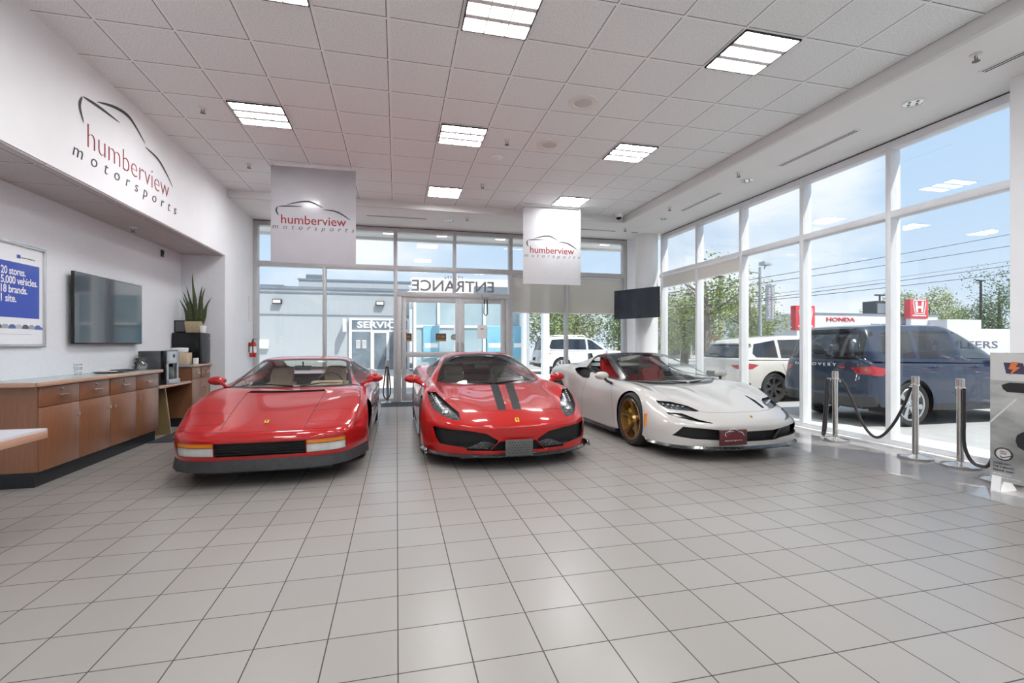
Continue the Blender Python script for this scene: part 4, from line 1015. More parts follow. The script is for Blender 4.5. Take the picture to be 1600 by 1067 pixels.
def slot(x0, x1, y0, y1, label):
    t = thing('air_slot', label, 'air vent', ((x0 + x1) / 2, (y0 + y1) / 2, ZS), group='linear air slots in the soffit')
    hx, hy = (x1 - x0) / 2, (y1 - y0) / 2
    bx('frame', M_soffit, (-hx, hx, -hy, hy, -.006, 0), t)
    for s in (-1, 1):
        if hx > hy: bx('slot', M_gasket, (-hx + .02, hx - .02, s * .018 - .008, s * .018 + .008, -.0075, -.005), t)
        else: bx('slot', M_gasket, (s * .018 - .008, s * .018 + .008, -hy + .02, hy - .02, -.0075, -.005), t)
slot(5.49, 5.58, 2.2, 3.45, 'linear air slot in the window soffit, nearest the viewer by the pier')
slot(5.49, 5.58, 4.73, 5.97, 'linear air slot in the window soffit above the second window bay')
slot(5.46, 5.55, 7.25, 8.44, 'linear air slot in the window soffit, third from the near end')
slot(3.92, 5.0, 10.27, 10.36, 'linear air slot in the back soffit behind the right hanging sign')
slot(-.62, .63, 10.2, 10.29, 'linear air slot in the back soffit left of the entrance downlight')
t = thing('dome_camera', 'white security dome camera in the ceiling corner', 'security camera', (4.62, 9.40, ZC))
b = MB(); b.lathe([(.09, 0), (.09, -.05), (.075, -.07)], n=28); b.build('housing', M_white, t)
b = MB(); b.ball((0, 0, -.07), .06, sc=(1, 1, .9)); b.build('dome', M_bgloss, t)

# ------------------------------------------------------------------ hanging signs and wall lettering
EMB = [([(-.434, .05), (-.462, .113), (-.445, .165)], .020), ([(-.441, .167), (-.328, .178), (-.143, .182)], .017), ([(-.335, .195), (-.2, .237), (-.08, .254), (.0, .236), (.112, .18)], .022), ([(.112, .160), (.254, .148), (.353, .108), (.46, .038)], .020)]
EMBW = EMB
def fit(o, wdt):
    xs = [v.co.x for v in o.data.vertices]; k = wdt / (max(xs) - min(xs)); mid = (max(xs) + min(xs)) / 2
    for v in o.data.vertices: v.co.x = (v.co.x - mid) * k
def signlogo(parent, w, c, face, e=.002, bold=.0, thin=False):
    c = Vector(c); ax = Vector((1, 0, 0)) if face == '-y' else Vector((0, 1, 0)); out = Vector((0, -1, 0)) if face == '-y' else Vector((1, 0, 0))
    for pts, k in EMB:
        b = MB(); emblem_strokes(b, [([(u * w, v * w) for u, v in pts], k * w * (.8 if thin else 1))], lambda u, v: c + ax * u + Vector((0, 0, v)) + out * e)
        b.build('emblem_stroke', M_blkink, parent, smooth=False)
    o = text('lettering_name', 'humberview', w * .165, M_redink, parent, c + out * (e * .5), face, e * .5, 0, 1, bold * w); fit(o, w * .81)
    o = text('lettering_line', 'motorsports', w * .088, M_blkink, parent, c + out * (e * .5) - Vector((0, 0, .098 * w)), face, e * .5, .22, 2.0, -.0006 * w); fit(o, w * 1.02)
M_sign = noisy('sign_board', (.50, .49, .52), (.46, .45, .48), 3., .28, coat=.3)
def hanging(x0, x1, y, z0, z1, label, m):
    t = thing('hanging_sign', label, 'hanging sign', ((x0 + x1) / 2, y, z0), group='hanging dealership signs'); w = x1 - x0; h = z1 - z0
    bx('board', m, (-w / 2, w / 2, 0, .012, 0, h), t, bev=.002)
    bx('ceiling_rail', M_white, (-w / 2 - .02, w / 2 + .02, -.01, .022, ZC - z0 - .028, ZC - z0), t)
    for sx in (-1, 0, 1):
        b = MB(); b.tube([(sx * w * .48, -.004, h - .03), (sx * w * .48, -.004, ZC - z0)], .004, 6); b.build('hanger', M_steel, t)
    signlogo(t, w * .945, (0, -.0005, h * .445), '-y', .002, .001)
hanging(-1.872, -.632, 7.95, 2.575, 4.06, 'large grey hanging sign with red and black lettering, left of the entrance', M_sign)
hanging(2.435, 3.65, 9.15, 2.52, 4.04, 'paler hanging sign with red and black lettering, right of the entrance', noisy('sign_board_pale', (.68, .68, .70), (.64, .64, .66), 3., .22, coat=.3))
t = thing('wall_lettering', 'red and black dealership lettering with a car outline on the white bulkhead', 'wall sign', (XL, 6.42, 3.37))
signlogo(t, 2.13, (.0005, 0, 0), '+x', .003, -.0035, True)
# ================================================================== LEFT ALCOVE FURNITURE
M_wood = wood('cherry_laminate', (.20, .078, .036), (.265, .112, .053), .38)
M_woody = wood('edge_wood', (.44, .26, .17), (.52, .32, .22), .4, along='y')
M_top = noisy('laminate_top', (.40, .44, .45), (.34, .38, .39), 60., .22)
M_plinth = noisy('black_plinth', (.012, .014, .018), (.02, .022, .026), 30., .35)
M_panel = wood('olive_side_panel', (.22, .16, .07), (.28, .20, .09), .45)
M_handle = mat('handle_nickel', (.62, .60, .57), .25, metal=.9)
def cabinet(y0, y1, ztop, label, xf=-3.20, plinth=True, hinge=1, gap=0.):
    t = thing('base_cabinet', label, 'cabinet', (XW, y0, 0), group='cherry base cabinets'); d = xf - XW; w = y1 - y0
    b = MB(); b.box(.005, d - .022, .0, w, .14, ztop); b.build('body', M_wood, t)
    bx('plinth', M_plinth, (.005, d - .045, 0, w, 0, .139), t)
    dr = bx('drawer', M_wood, (d - .021, d, .004, w - .004 - gap, ztop - .195, ztop - .012), t, bev=.002)
    zz = ztop - .105; yy = w * .5
    b = MB(); b.tube([(d, yy - .06, zz), (d + .028, yy - .06, zz), (d + .028, yy + .06, zz), (d, yy + .06, zz)], .009, 8); b.build('handle', M_handle, dr)
    b = MB(); b.lathe([(.016, 0), (.016, .006), (.008, .008), (0, .008)], (d, yy + .01, zz + .055), 16, 'x'); b.build('lock', M_handle, dr)
    dd = bx('door', M_wood, (d - .021, d, .004, w - .004, .145, ztop - .202), t, bev=.002)
    yh = w - .05 if hinge > 0 else .05
    b = MB(); b.tube([(d, yh, ztop - .34), (d + .03, yh, ztop - .34), (d + .03, yh, ztop - .24), (d, yh, ztop - .24)], .007, 8); b.build('handle', M_handle, dd)
    return t
for (a, c, hg, gp, l) in ((5.307, 5.872, 1, 0, 'cherry base cabinet at the near end, beside the pale table corner'), (5.872, 6.42, 1, .02, 'cherry base cabinet second from the near end of the long counter'),
                          (6.42, 6.975, -1, 0, 'cherry base cabinet third from the near end of the long counter'), (6.975, 7.56, -1, 0, 'cherry base cabinet at the far end of the long counter, beside the desk')):
    cabinet(a, c, .935, l, hinge=hg, gap=gp)
t = thing('countertop', 'long grey laminate worktop with wood edge over four cherry cabinets', 'worktop', (XW, 5.25, .937))
bx('top', M_top, (.002, .475, 0, 2.34, 0, .036), t)
b = MB(); b.box(.475, .507, -.03, 2.34, -.006, .037, bev=.012); b.build('edge', M_woody, t); b = MB(); b.box(.002, .475, -.03, -.001, -.006, .037, bev=.008); b.build('edge', M_woody, t)
cabinet(8.675, 9.055, .955, 'base cabinet with drawer just beyond the low desk, nearer of two', gap=.04, hinge=1); cabinet(9.055, 9.435, .955, 'base cabinet in the alcove corner, under the black fridge', hinge=-1)
t = thing('countertop', 'short worktop under the black fridge in the alcove corner', 'worktop', (XW, 8.64, .957))
bx('top', M_top, (.002, .46, 0, .80, 0, .032), t); b = MB(); b.box(.46, .492, 0, .80, -.004, .034, bev=.011); b.build('edge', M_woody, t)
t = thing('desk', 'low desk section with pale rounded edge between the two cabinet runs', 'desk', (XW, 7.59, 0))
bx('top', M_top, (.002, .43, 0, 1.06, .70, .733), t); b = MB(); b.box(.43, .462, 0, 1.06, .696, .736, bev=.012); b.build('edge', M_woody, t)
b = MB(); b.prism([(.02, 0), (.45, 0), (.37, .695), (.02, .695)], .36, .39, 'xz'); b.build('side_panel', M_panel, t)
bx('back_panel', noisy('dark_back_panel', (.06, .028, .016), (.05, .022, .012), 6., .5), (.002, .02, .06, 1.06, .05, .695), t)
t = thing('table', 'corner of a pale topped table with laminated wood edge at left', 'table', (-3.0, 3.1, 0))
bx('table_top', noisy('pale_table_top', (.60, .58, .62), (.55, .53, .57), 30., .3), (-.62, .678, -.75, .818, .735, .75), t)
bx('edge', M_woody, (-.62, .68, -.75, .82, .685, .735), t, bev=.003)
bx('pedestal', M_wood, (-.3, .1, -.4, .3, 0, .69), t)
# --- appliances and small things on the counters
M_graym = noisy('grey_metal_side', (.10, .105, .11), (.075, .08, .085), 12., .35, metal=.4)
M_silv = mat('silver_plastic', (.50, .52, .54), .28, metal=.5)
t = thing('coffee_machine', 'black and silver coffee machine standing on the low desk', 'coffee machine', (XW + .02, 7.84, .737))
bx('body', M_graym, (.06, .34, 0, .42, .0, .485), t, bev=.01); bx('front_housing', M_bgloss, (.34, .40, 0, .42, 0, .49), t, bev=.008)
b = MB(); b.box(.40, .425, .03, .39, .30, .48, bev=.006); b.box(.40, .415, .03, .07, .06, .30); b.box(.40, .415, .35, .39, .06, .30); b.box(.40, .44, .03, .39, .0, .07, bev=.006); b.build('silver_face', M_silv, t)
b = MB(); b.lathe([(.028, .425), (.028, .43), (0, .43)], (0, .21, .41), 16, 'x'); b.build('button', M_bgloss, t)
bx('nozzle', M_bgloss, (.40, .43, .17, .25, .25, .3), t, bev=.005)
t = thing('mini_fridge', 'black mini fridge standing on the alcove corner worktop', 'fridge', (XW + .02, 9.05, .992))
bx('body', M_bgloss, (0, .40, 0, .37, 0, .52), t, bev=.008); bx('door', noisy('fridge_door', (.055, .06, .065), (.04, .044, .05), 10., .3, metal=.5), (.402, .445, .005, .37, .01, .515), t, bev=.012)
bx('logo_plate', M_silv, (.4455, .447, .30, .33, .42, .44), t)
t = thing('cardboard_box', 'beige cardboard box in front of the black fridge', 'box', (-3.40, 8.87, .992)); M_card = noisy('cardboard', (.60, .47, .33), (.54, .41, .28), 14., .7)
bx('carton', M_card, (-.15, .09, -.10, .10, 0, .19), t, bev=.003); bx('label_print', mat('box_print', (.45, .33, .22), .7), (-.12, -.05, -.1008, -.1002, .08, .15), t)
t = thing('food_container', 'round white plastic container on top of the cardboard box', 'container', (-3.45, 8.87, 1.185))
b = MB(); b.lathe([(0, 0), (.10, 0), (.115, .015), (.118, .055), (.12, .056)], n=28); b.build('bowl', M_white, t); b = MB(); b.lathe([(.122, .056), (.122, .066), (.105, .074), (0, .078)], n=28); b.build('lid', M_white, t)
t = thing('mug', 'small white mug beside the cardboard box on the worktop', 'mug', (-3.24, 8.93, .992))
b = MB(); b.lathe([(0, 0), (.035, 0), (.04, .02), (.04, .10), (.036, .10), (.034, .01)], n=20); b.build('cup', M_white, t); b = MB(); b.tube([(.04, 0, .08), (.065, 0, .07), (.065, 0, .035), (.04, 0, .025)], .006, 6); b.build('handle', M_bgloss, t)
t = thing('potted_plant', 'snake plant with tall striped leaves in a beige square pot on the fridge', 'plant', (-3.37, 9.20, 1.514))
b = MB(); b.prism([(-.09, 0), (.11, 0), (.125, .19), (-.11, .19)], -.09, .09, 'xz', bev=.006); b.build('pot', noisy('beige_pot', (.42, .35, .22), (.37, .30, .18), 20., .6), t)
M_leaf = noisy('snake_leaf', (.045, .075, .03), (.16, .19, .08), 9., .4, stretch=(1, 1, 7), detail=3)
rng = random.Random(4)
for (x, y, h, lx, ly, wd) in ((0, 0, .86, .0, .0, .035), (-.05, .02, .55, -.16, .0, .032), (-.08, -.03, .42, -.16, -.04, .03), (.05, .02, .66, .14, .02, .034), (.08, -.02, .62, .20, -.02, .034), (.03, -.04, .5, .08, -.05, .03), (-.03, -.04, .46, -.13, -.06, .03), (.10, .03, .46, .27, .02, .032), (-.06, .04, .64, -.09, .03, .03)):
    b = MB(); L_, R_, M_ = [], [], []
    for k in range(9):
        f = k / 8; wv = wd * (1 - f) ** .45 * (.75 + .5 * math.sin(PI * min(f * 1.4, 1))); ca = rng.uniform(-.1, .1) + f * .6
        c = Vector((x + lx * .6 * f ** 1.4 + .02 * math.sin(5 * f + 9 * x), y + ly * f, .15 + h * f)); a = Vector((math.cos(ca), math.sin(ca), 0))
        L_.append(b.bm.verts.new(c - a * wv)); M_.append(b.bm.verts.new(c + Vector((0, -.008, 0)))); R_.append(b.bm.verts.new(c + a * wv))
    for k in range(8): b.bm.faces.new((L_[k], M_[k], M_[k + 1], L_[k + 1])); b.bm.faces.new((M_[k], R_[k], R_[k + 1], M_[k + 1]))
    bmesh.ops.solidify(b.bm, geom=list(b.bm.faces), thickness=.004)
    b.build('leaf', M_leaf, t)
t = thing('flower_pot', 'small white plastic pot beside the snake plant on the fridge', 'pot', (-3.22, 9.16, 1.514)); b = MB(); b.lathe([(0, 0), (.04, 0), (.055, .10), (.058, .10), (.058, .12), (.05, .12), (.045, .02)], n=24); b.build('pot', M_white, t)
b = MB(); b.lathe([(0, .11), (.047, .11)], n=16, caps=False); b.build('soil', mat('soil', (.04, .03, .02), .9), t)
t = thing('picture_frame', 'dark picture frame leaning behind the snake plant pot', 'picture frame', (-3.56, 9.18, 1.514)); b = MB()
b.box(-.10, .10, 0, .02, 0, .21, bev=.004); b.build('frame', M_bgloss, t); bx('picture', mat('dark_picture', (.10, .10, .11), .3), (-.08, .08, -.002, .0005, .02, .19), t)
M_clearg = glassy('drinking_glass', (.93, .95, .95), .10, 0., .6)
t = thing('drinking_glass', 'clear drinking glass on the long grey worktop', 'glass', (-3.45, 6.30, .974)); b = MB(); b.lathe([(0, .004), (.03, .004), (.036, .13), (.039, .13), (.033, 0), (0, 0)], n=24, caps=False); b.build('tumbler', M_clearg, t)
b = MB(); b.lathe([(.0385, .05), (.0385, .058)], n=24, caps=False); b.lathe([(.0392, .1), (.0392, .11)], n=24, caps=False); b.build('printed_band', M_white, t)
t = thing('serving_tray', 'oval grey tray with small snacks on the worktop', 'tray', (-3.40, 6.80, .974)); b = MB(); b.lathe([(0, 0), (.15, 0), (.19, .016), (.195, .016), (.155, -.0)], n=36)
for v in b.bm.verts: v.co.x *= .8
b.build('tray', mat('tray_pewter', (.28, .28, .27), .3, metal=.6), t)
for k, (x, y, c) in enumerate(((-.03, .05, (.45, .36, .22)), (.04, .0, (.75, .72, .66)), (-.02, -.07, (.50, .42, .28)), (.06, .09, (.12, .11, .10)))):
    o = thing('snack', 'small wrapped snack on the oval tray', 'snack', (-3.40 + x, 6.80 + y, .977), group='snacks on the oval tray'); b = MB(); b.box(-.03, .03, -.04, .04, 0, .018, bev=.007); b.build('wrapper', mat('snack_%d' % k, c, .5), o)
for k, (y, dz, rz) in enumerate(((7.12, 0, .15), (7.17, .012, -.3))):
    o = thing('napkin', ('dark folded napkin lying on the worktop beside the tray', 'dark folded napkin lying on top of another one')[k], 'napkin', (-3.42, y, .974 + dz), rz); b = MB(); b.box(-.09, .09, -.12, .12, 0, .010, bev=.003); b.build('cloth', M_dark if k else M_graym, o)
t = thing('glass_jug', 'round glass jug with dark coffee and black handle on the worktop end', 'jug', (-3.37, 7.43, .974)); b = MB()
b.lathe([(0, .003), (.06, .003), (.082, .04), (.08, .08), (.05, .115), (.052, .135), (.055, .135), (.055, .112), (.086, .08), (.088, .04), (.064, 0), (0, 0)], n=28, caps=False); b.build('jug', M_clearg, t)
b = MB(); b.lathe([(0, .005), (.058, .005), (.078, .04), (.078, .05), (0, .05)], n=24); b.build('coffee', mat('jug_water', (.55, .53, .50), .2), t)
b = MB(); b.ball((0, 0, .135), .055, sc=(1, 1, .6)); b.build('lid', mat('jug_lid', (.05, .03, .02), .3), t); b = MB(); b.tube([(0, -.05, .13), (.02, -.13, .11), (.03, -.15, .06), (.0, -.10, .02)], [.012, .014, .012, .008], 8); b.tube([(0, 0, .16), (.03, .03, .185), (.05, .08, .18)], .006, 6); b.build('handle', M_bgloss, t)
t = thing('floor_mat', 'dark grey floor mat in front of the low desk', 'mat', (-2.72, 7.95, 0)); bx('mat', noisy('mat_grey', (.05, .052, .058), (.035, .037, .042), 60., .9), (-.5, .5, -.62, .62, 0, .008), t, bev=.003); bx('rubber_edge', M_gasket, (-.52, .52, -.64, .64, 0, .005), t)
t = thing('floor_mat', 'dark blue grey entrance mat before the glass doors', 'mat', (.95, 10.75, 0)); bx('mat', noisy('mat_blue', (.055, .065, .085), (.04, .05, .065), 60., .9), (-1.25, 1.25, -.36, .36, 0, .008), t, bev=.003); bx('rubber_edge', M_gasket, (-1.28, 1.28, -.39, .39, 0, .005), t)
# --- wall pieces
M_screen = mat('screen_glass', (.012, .016, .022), .10, spec=.6, coat=.6)
t = thing('wall_television', 'large flat television on the grey alcove wall above the long counter', 'television', (XW, 7.21, 1.743))
bx('bracket', M_black, (0, .05, -.3, .3, -.2, .2), t); bx('housing', M_black, (.05, .078, -.75, .75, -.418, .418), t, bev=.004); bx('screen', M_screen, (.0775, .0800, -.74, .74, -.404, .410), t)
t = thing('poster_frame', 'silver snap frame with a blue and white poster on the alcove wall', 'poster', (XW, 5.73, 1.81)); M_fr = mat('snap_frame', (.62, .63, .64), .25, metal=.6)
b = MB()
for q in ((-.38, .38, .487, .515), (-.38, .38, -.515, -.487)): b.box(.002, .03, q[0], q[1], q[2], q[3], bev=.006)
for q in ((-.38, -.352), (.352, .38)): b.box(.002, .03, q[0], q[1], -.487, .487, bev=.006)
b.build('frame', M_fr, t); bx('poster_sheet', mat('poster_white', (.80, .82, .84), .4, coat=.3), (.004, .010, -.352, .352, -.487, .487), t)
bx('blue_panel', mat('poster_blue', (.035, .075, .42), .4, coat=.3), (.0101, .0112, -.33, .302, -.225, .318), t)
for k, (s_, wd) in enumerate((('20 stores.', .335), ('5,000 vehicles.', .51), ('18 brands.', .36), ('1 site.', .205))):
    o = text('poster_lettering', s_, .105, M_wht, t, (.0118, 0, .225 - k * .089), '+x', .0004, 0, .95, .0016); fit(o, wd * .93); o.location.y = -.200 + wd * .93 / 2
bx('logo_square', mat('poster_logo_blue', (.03, .09, .45), .4), (.0101, .0115, .0, .045, .365, .40), t); o = text('logo_lettering', 'humberview group', .022, M_blkink, t, (.0118, 0, .378), '+x', .0003); fit(o, .18); o.location.y = .15
for k in range(7):
    b = MB(); y = -.28 + k * .085
    b.prism([(y, -.335), (y + .115, -.335), (y + .118, -.316), (y + .09, -.308), (y + .07, -.292), (y + .03, -.292), (y + .01, -.310)], .0101, .0118 + k * .0002, 'yz'); b.build('printed_car', mat('printed_car_%d' % (k % 4), ((.10, .10, .12), (.35, .36, .40), (.08, .14, .36), (.50, .50, .52))[k % 4], .4), t)
bx('small_print', mat('fine_print', (.45, .45, .47), .5), (.0101, .0112, -.3, .2, -.392, -.388), t)
t = thing('thermostat', 'small dark thermostat box high on the grey alcove wall', 'sensor', (XW, 8.73, 2.77)); bx('box', M_graym, (0, .03, -.03, .03, -.055, .055), t, bev=.005); bx('lens', M_bgloss, (.03, .034, -.018, .018, -.02, .035), t, bev=.002)  # small wall box, taken for a thermostat
t = thing('fire_extinguisher', 'red fire extinguisher with white label on the white pier by the windows', 'fire extinguisher', (XL + .075, 10.85, 1.05))
b = MB(); b.lathe([(0, 0), (.058, 0), (.062, .02), (.062, .26), (.05, .30), (.022, .325), (.022, .34), (0, .34)], n=28); b.build('cylinder', mat('extinguisher_red', (.50, .015, .012), .25, coat=.6), t)
b = MB(); b.lathe([(.0628, .09), (.0628, .22)], n=28, caps=False); b.build('label_band', M_wht, t); b = MB(); b.box(-.015, .015, -.015, .015, .335, .37, bev=.004); b.box(-.012, .07, -.01, .01, .365, .378, bev=.003); b.build('valve', M_black, t)
b = MB(); b.tube([(.0, -.02, .36), (.02, -.08, .32), (.02, -.085, .2), (.02, -.075, .08)], .010, 8); b.build('hose', M_black, t); bx('wall_bracket', M_black, (-.075, -.06, -.03, .03, .1, .3), t)
t = thing('wall_notice', 'narrow red vertical notice on the white pier above the extinguisher', 'sign', (XL, 10.84, 2.05)); bx('strip', M_white, (0, .002, -.035, .035, -.28, .28), t)
o = text('lettering', 'FIRE EXTINGUISHER', .05, mat('notice_red', (.55, .05, .05), .5), t, (.0026, 0, 0), '+x', .0004, roll=PI / 2); fit(o, .52)

# ================================================================== CORNER TELEVISION, STANCHIONS, DISPLAY SIGN
t = thing('corner_television', 'tilted black television on an arm in front of the round corner column', 'television', (5.24, 9.83, 2.235), math.atan2(-1.12, .511))
bx('housing', M_black, (-.615, .615, .0, .05, -.335, .335), t, bev=.005); bx('screen', mat('screen_grey', (.018, .022, .03), .16, coat=.6), (-.605, .605, -.0025, .0005, -.32, .325), t)
b = MB(); b.box(-.12, .12, .05, .09, -.12, .12); b.tube([(0, .09, 0), (.16, .3, 0), (.0, .58, -.0)], .03, 8); b.build('wall_arm', M_black, t)
def stanchion(x, y, label):
    t = thing('stanchion', label, 'stanchion', (x, y, 0), group='brushed steel stanchions')
    b = MB(); b.lathe([(0, 0), (.165, 0), (.168, .006), (.168, .022), (.15, .032), (.04, .05), (.034, .055), (0, .055)], n=44); b.build('base', M_steel, t)
    b = MB(); b.lathe([(.031, .05), (.031, .86)], n=24); b.build('post', M_steel, t)
    b = MB(); b.lathe([(.034, .86), (.038, .865), (.038, .945), (.03, .952), (0, .952)], n=24); b.build('cap', M_steel, t)
    b = MB(); b.lathe([(.033, .84), (.042, .845), (.042, .86), (.033, .862)], n=24, caps=False); b.build('collar', M_chrome, t)
ST = [(5.85, 5.33), (5.84, 4.28), (5.92, 3.88), (5.66, 3.36)]
for (x, y), l in zip(ST, ('steel stanchion farthest along the windows, with a doubled rope', 'second steel stanchion along the windows, right end of the sagging rope', 'steel stanchion nearest the grey display sign', 'steel stanchion standing mostly behind the grey display sign')): stanchion(x, y, l)
stanchion(-.20, 11.0, 'steel stanchion standing by the entrance door frame at the back')
M_rope = noisy('velvet_rope', (.012, .010, .010), (.03, .025, .024), 90., .85, sheen=.3)
def rope(pts, label, n=26, r=.017):
    P = [Vector(p) for p in pts]
    def cr(t):
        i = min(int(t), len(P) - 2); f = t - i; p0, p1, p2, p3 = P[max(i - 1, 0)], P[i], P[i + 1], P[min(i + 2, len(P) - 1)]
        return .5 * ((2 * p1) + (p2 - p0) * f + (2 * p0 - 5 * p1 + 4 * p2 - p3) * f * f + (3 * p1 - p0 - 3 * p2 + p3) * f ** 3)
    C = [cr((len(P) - 1) * k / n) for k in range(n + 1)]
    t = thing('barrier_rope', label, 'rope', (P[0].x, P[0].y, 0), group='black barrier ropes'); o0 = Vector((P[0].x, P[0].y, 0))
    C = [c - o0 for c in C]
    b = MB(); b.tube(C[2:-2], r, 10); b.build('rope', M_rope, t)
    for e, d in ((C[:3], 0), (C[-3:], 1)):
        b = MB(); b.tube(e, r * 1.15, 10); b.build('end_clip', M_chrome, t)
    return t
rope([(5.85, 5.27, .83), (5.85, 5.20, .80), (5.85, 5.08, .58), (5.845, 4.93, .30), (5.845, 4.80, .165), (5.84, 4.68, .18), (5.84, 4.53, .36), (5.84, 4.40, .62), (5.84, 4.335, .80), (5.84, 4.325, .83)], 'black rope sagging between the two farthest window stanchions')
rope([(5.80, 5.36, .84), (5.775, 5.37, .80), (5.77, 5.38, .45), (5.74, 5.39, .10), (5.715, 5.40, .085), (5.745, 5.42, .14), (5.775, 5.42, .45), (5.79, 5.41, .80), (5.80, 5.38, .84)], 'black rope doubled up and hanging beside the farthest window stanchion')
rope([(5.90, 3.835, .84), (5.89, 3.825, .80), (5.88, 3.82, .5), (5.87, 3.81, .25), (5.87, 3.75, .10), (5.80, 3.62, .075), (5.74, 3.50, .14), (5.70, 3.42, .45), (5.67, 3.41, .84)], 'black rope hanging low beside the grey display sign')
rope([(-.22, 10.955, .84), (-.235, 10.95, .78), (-.27, 10.94, .5), (-.29, 10.93, .22), (-.22, 10.93, .10), (-.14, 10.93, .22), (-.15, 10.94, .5), (-.185, 10.95, .78), (-.195, 10.955, .84)], 'black rope looped on the stanchion by the entrance', r=.014)
# --- free standing display sign
t = thing('display_sign', 'grey free standing sign with a lightning logo at the right edge', 'sign', (5.25, 2.72, 0))
m = mat('sign_print', (.4, .4, .4), .35, coat=.3); nt, N, L, b_ = nodes(m); tc = add(nt, 'ShaderNodeTexCoord'); mp = add(nt, 'ShaderNodeMapping'); mp.inputs['Scale'].default_value = (1, 1.2, 2.6); L.new(tc.outputs['Object'], mp.inputs[0])
n = add(nt, 'ShaderNodeTexNoise'); n.inputs['Scale'].default_value = 1.7; n.inputs['Detail'].default_value = 5; L.new(mp.outputs[0], n.inputs['Vector']); rp = add(nt, 'ShaderNodeValToRGB'); rp.color_ramp.elements[0].color = (.16, .165, .16, 1); rp.color_ramp.elements[0].position = .3; rp.color_ramp.elements[1].color = (.46, .465, .45, 1); rp.color_ramp.elements[1].position = .65; L.new(n.outputs['Fac'], rp.inputs[0]); L.new(rp.outputs[0], b_.inputs['Base Color'])
bx('board', m, (0, .03, -.5, .485, .10, 1.246), t, bev=.003)
bx('header', mat('sign_header', (.50, .50, .49), .4), (-.001, .0, -.49, .48, 1.0, 1.24), t)
for y in (-.4, .40):
    b = MB(); b.prism([(-.02, 0), (.20, 0), (.06, .14), (.0, .14)], y, y + .07, 'xz'); b.build('foot', M_white, t)
def on(name, poly, m, e=.0015): b = MB(); b.prism(poly, -e, -.0008, 'yz'); b.build(name, m, t)
M_ink = mat('sign_ink', (.02, .02, .022), .4); M_pl = mat('sign_purple', (.05, .04, .085), .4)
on('logo_tile', [(.385, 1.16), (.25, 1.16), (.22, 1.062), (.365, 1.062)], M_pl, .002); on('logo_bolt', [(.325, 1.17), (.275, 1.165), (.30, 1.125), (.265, 1.122), (.345, 1.045), (.318, 1.10), (.35, 1.105)], mat('bolt_orange', (.55, .16, .05), .4), .0028)
on('road_line', [(.488, .62), (.295, .853), (.288, .84), (.475, .615)], mat('road_white', (.6, .6, .59), .5), .0015)
on('printed_car', [(.40, .96), (.34, .985), (.1, .985), (.1, .90), (.36, .90), (.39, .925)], M_ink, .0015)
on('printed_mirror', [(.29, .53), (.25, .565), (.1, .575), (.1, .405), (.24, .405), (.285, .43), (.30, .48)], M_ink, .0015)
b = MB(); pts = [(-.0015, .385 + .063 * math.cos(2 * PI * k / 30), .345 + .052 * math.sin(2 * PI * k / 30)) for k in range(30)]; b.tube(pts, .005, 6, closed=True); b.build('stamp_ring', M_ink, t)
on('stamp_face', circle(.385, .345, .052, 28), mat('stamp_white', (.55, .55, .55), .5), .0012)
b = MB(); b.tube([(-.002, .41, .325), (-.002, .395, .312), (-.002, .325, .338)], .004, 6); b.build('stamp_check', M_ink, t)
for s_, z, wd, y, mm, sz in (('PRICE', .365, .05, .385, M_redink, .02), ('CLEAR', .348, .05, .385, M_ink, .02), ('OFFER MAY', .256, .13, .395, M_pl, .026), ('FOR A BROWS', .226, .15, .385, M_pl, .026), ('REPAIR AND', .194, .15, .385, M_pl, .026), ('PAY OVER 36 MOS', .162, .13, .395, M_wht, .018), ('PAY OVER BY OPTION', .135, .2, .36, M_wht, .018)):
    o = text('sign_lettering', s_, sz, mm, t, (-.0022, y, z), '-x', .0004); fit(o, wd)
# --- roller shades
M_shade = noisy('roller_fabric', (.72, .69, .64), (.68, .65, .60), 60., .8)
m = bpy.data.materials.new('sheer_roller_fabric'); m.use_nodes = True; nt = m.node_tree; nt.nodes.clear(); o_ = nt.nodes.new('ShaderNodeOutputMaterial'); mx = nt.nodes.new('ShaderNodeMixShader'); d_ = nt.nodes.new('ShaderNodeBsdfDiffuse'); tl = nt.nodes.new('ShaderNodeBsdfTranslucent'); tr = nt.nodes.new('ShaderNodeBsdfTransparent'); m2 = nt.nodes.new('ShaderNodeMixShader')
d_.inputs[0].default_value = (.66, .62, .56, 1); tl.inputs[0].default_value = (.62, .58, .52, 1); m2.inputs[0].default_value = .5; mx.inputs[0].default_value = .24
tcn = nt.nodes.new('ShaderNodeTexCoord'); nzn = nt.nodes.new('ShaderNodeTexNoise'); nzn.inputs['Scale'].default_value = 400; nt.links.new(tcn.outputs['Object'], nzn.inputs['Vector']); mrn = nt.nodes.new('ShaderNodeMapRange'); mrn.inputs[3].default_value = .18; mrn.inputs[4].default_value = .32; nt.links.new(nzn.outputs['Fac'], mrn.inputs[0]); nt.links.new(mrn.outputs[0], mx.inputs[0])
nt.links.new(d_.outputs[0], m2.inputs[1]); nt.links.new(tl.outputs[0], m2.inputs[2]); nt.links.new(m2.outputs[0], mx.inputs[1]); nt.links.new(tr.outputs[0], mx.inputs[2]); nt.links.new(mx.outputs[0], o_.inputs[0]); M_sheer = m
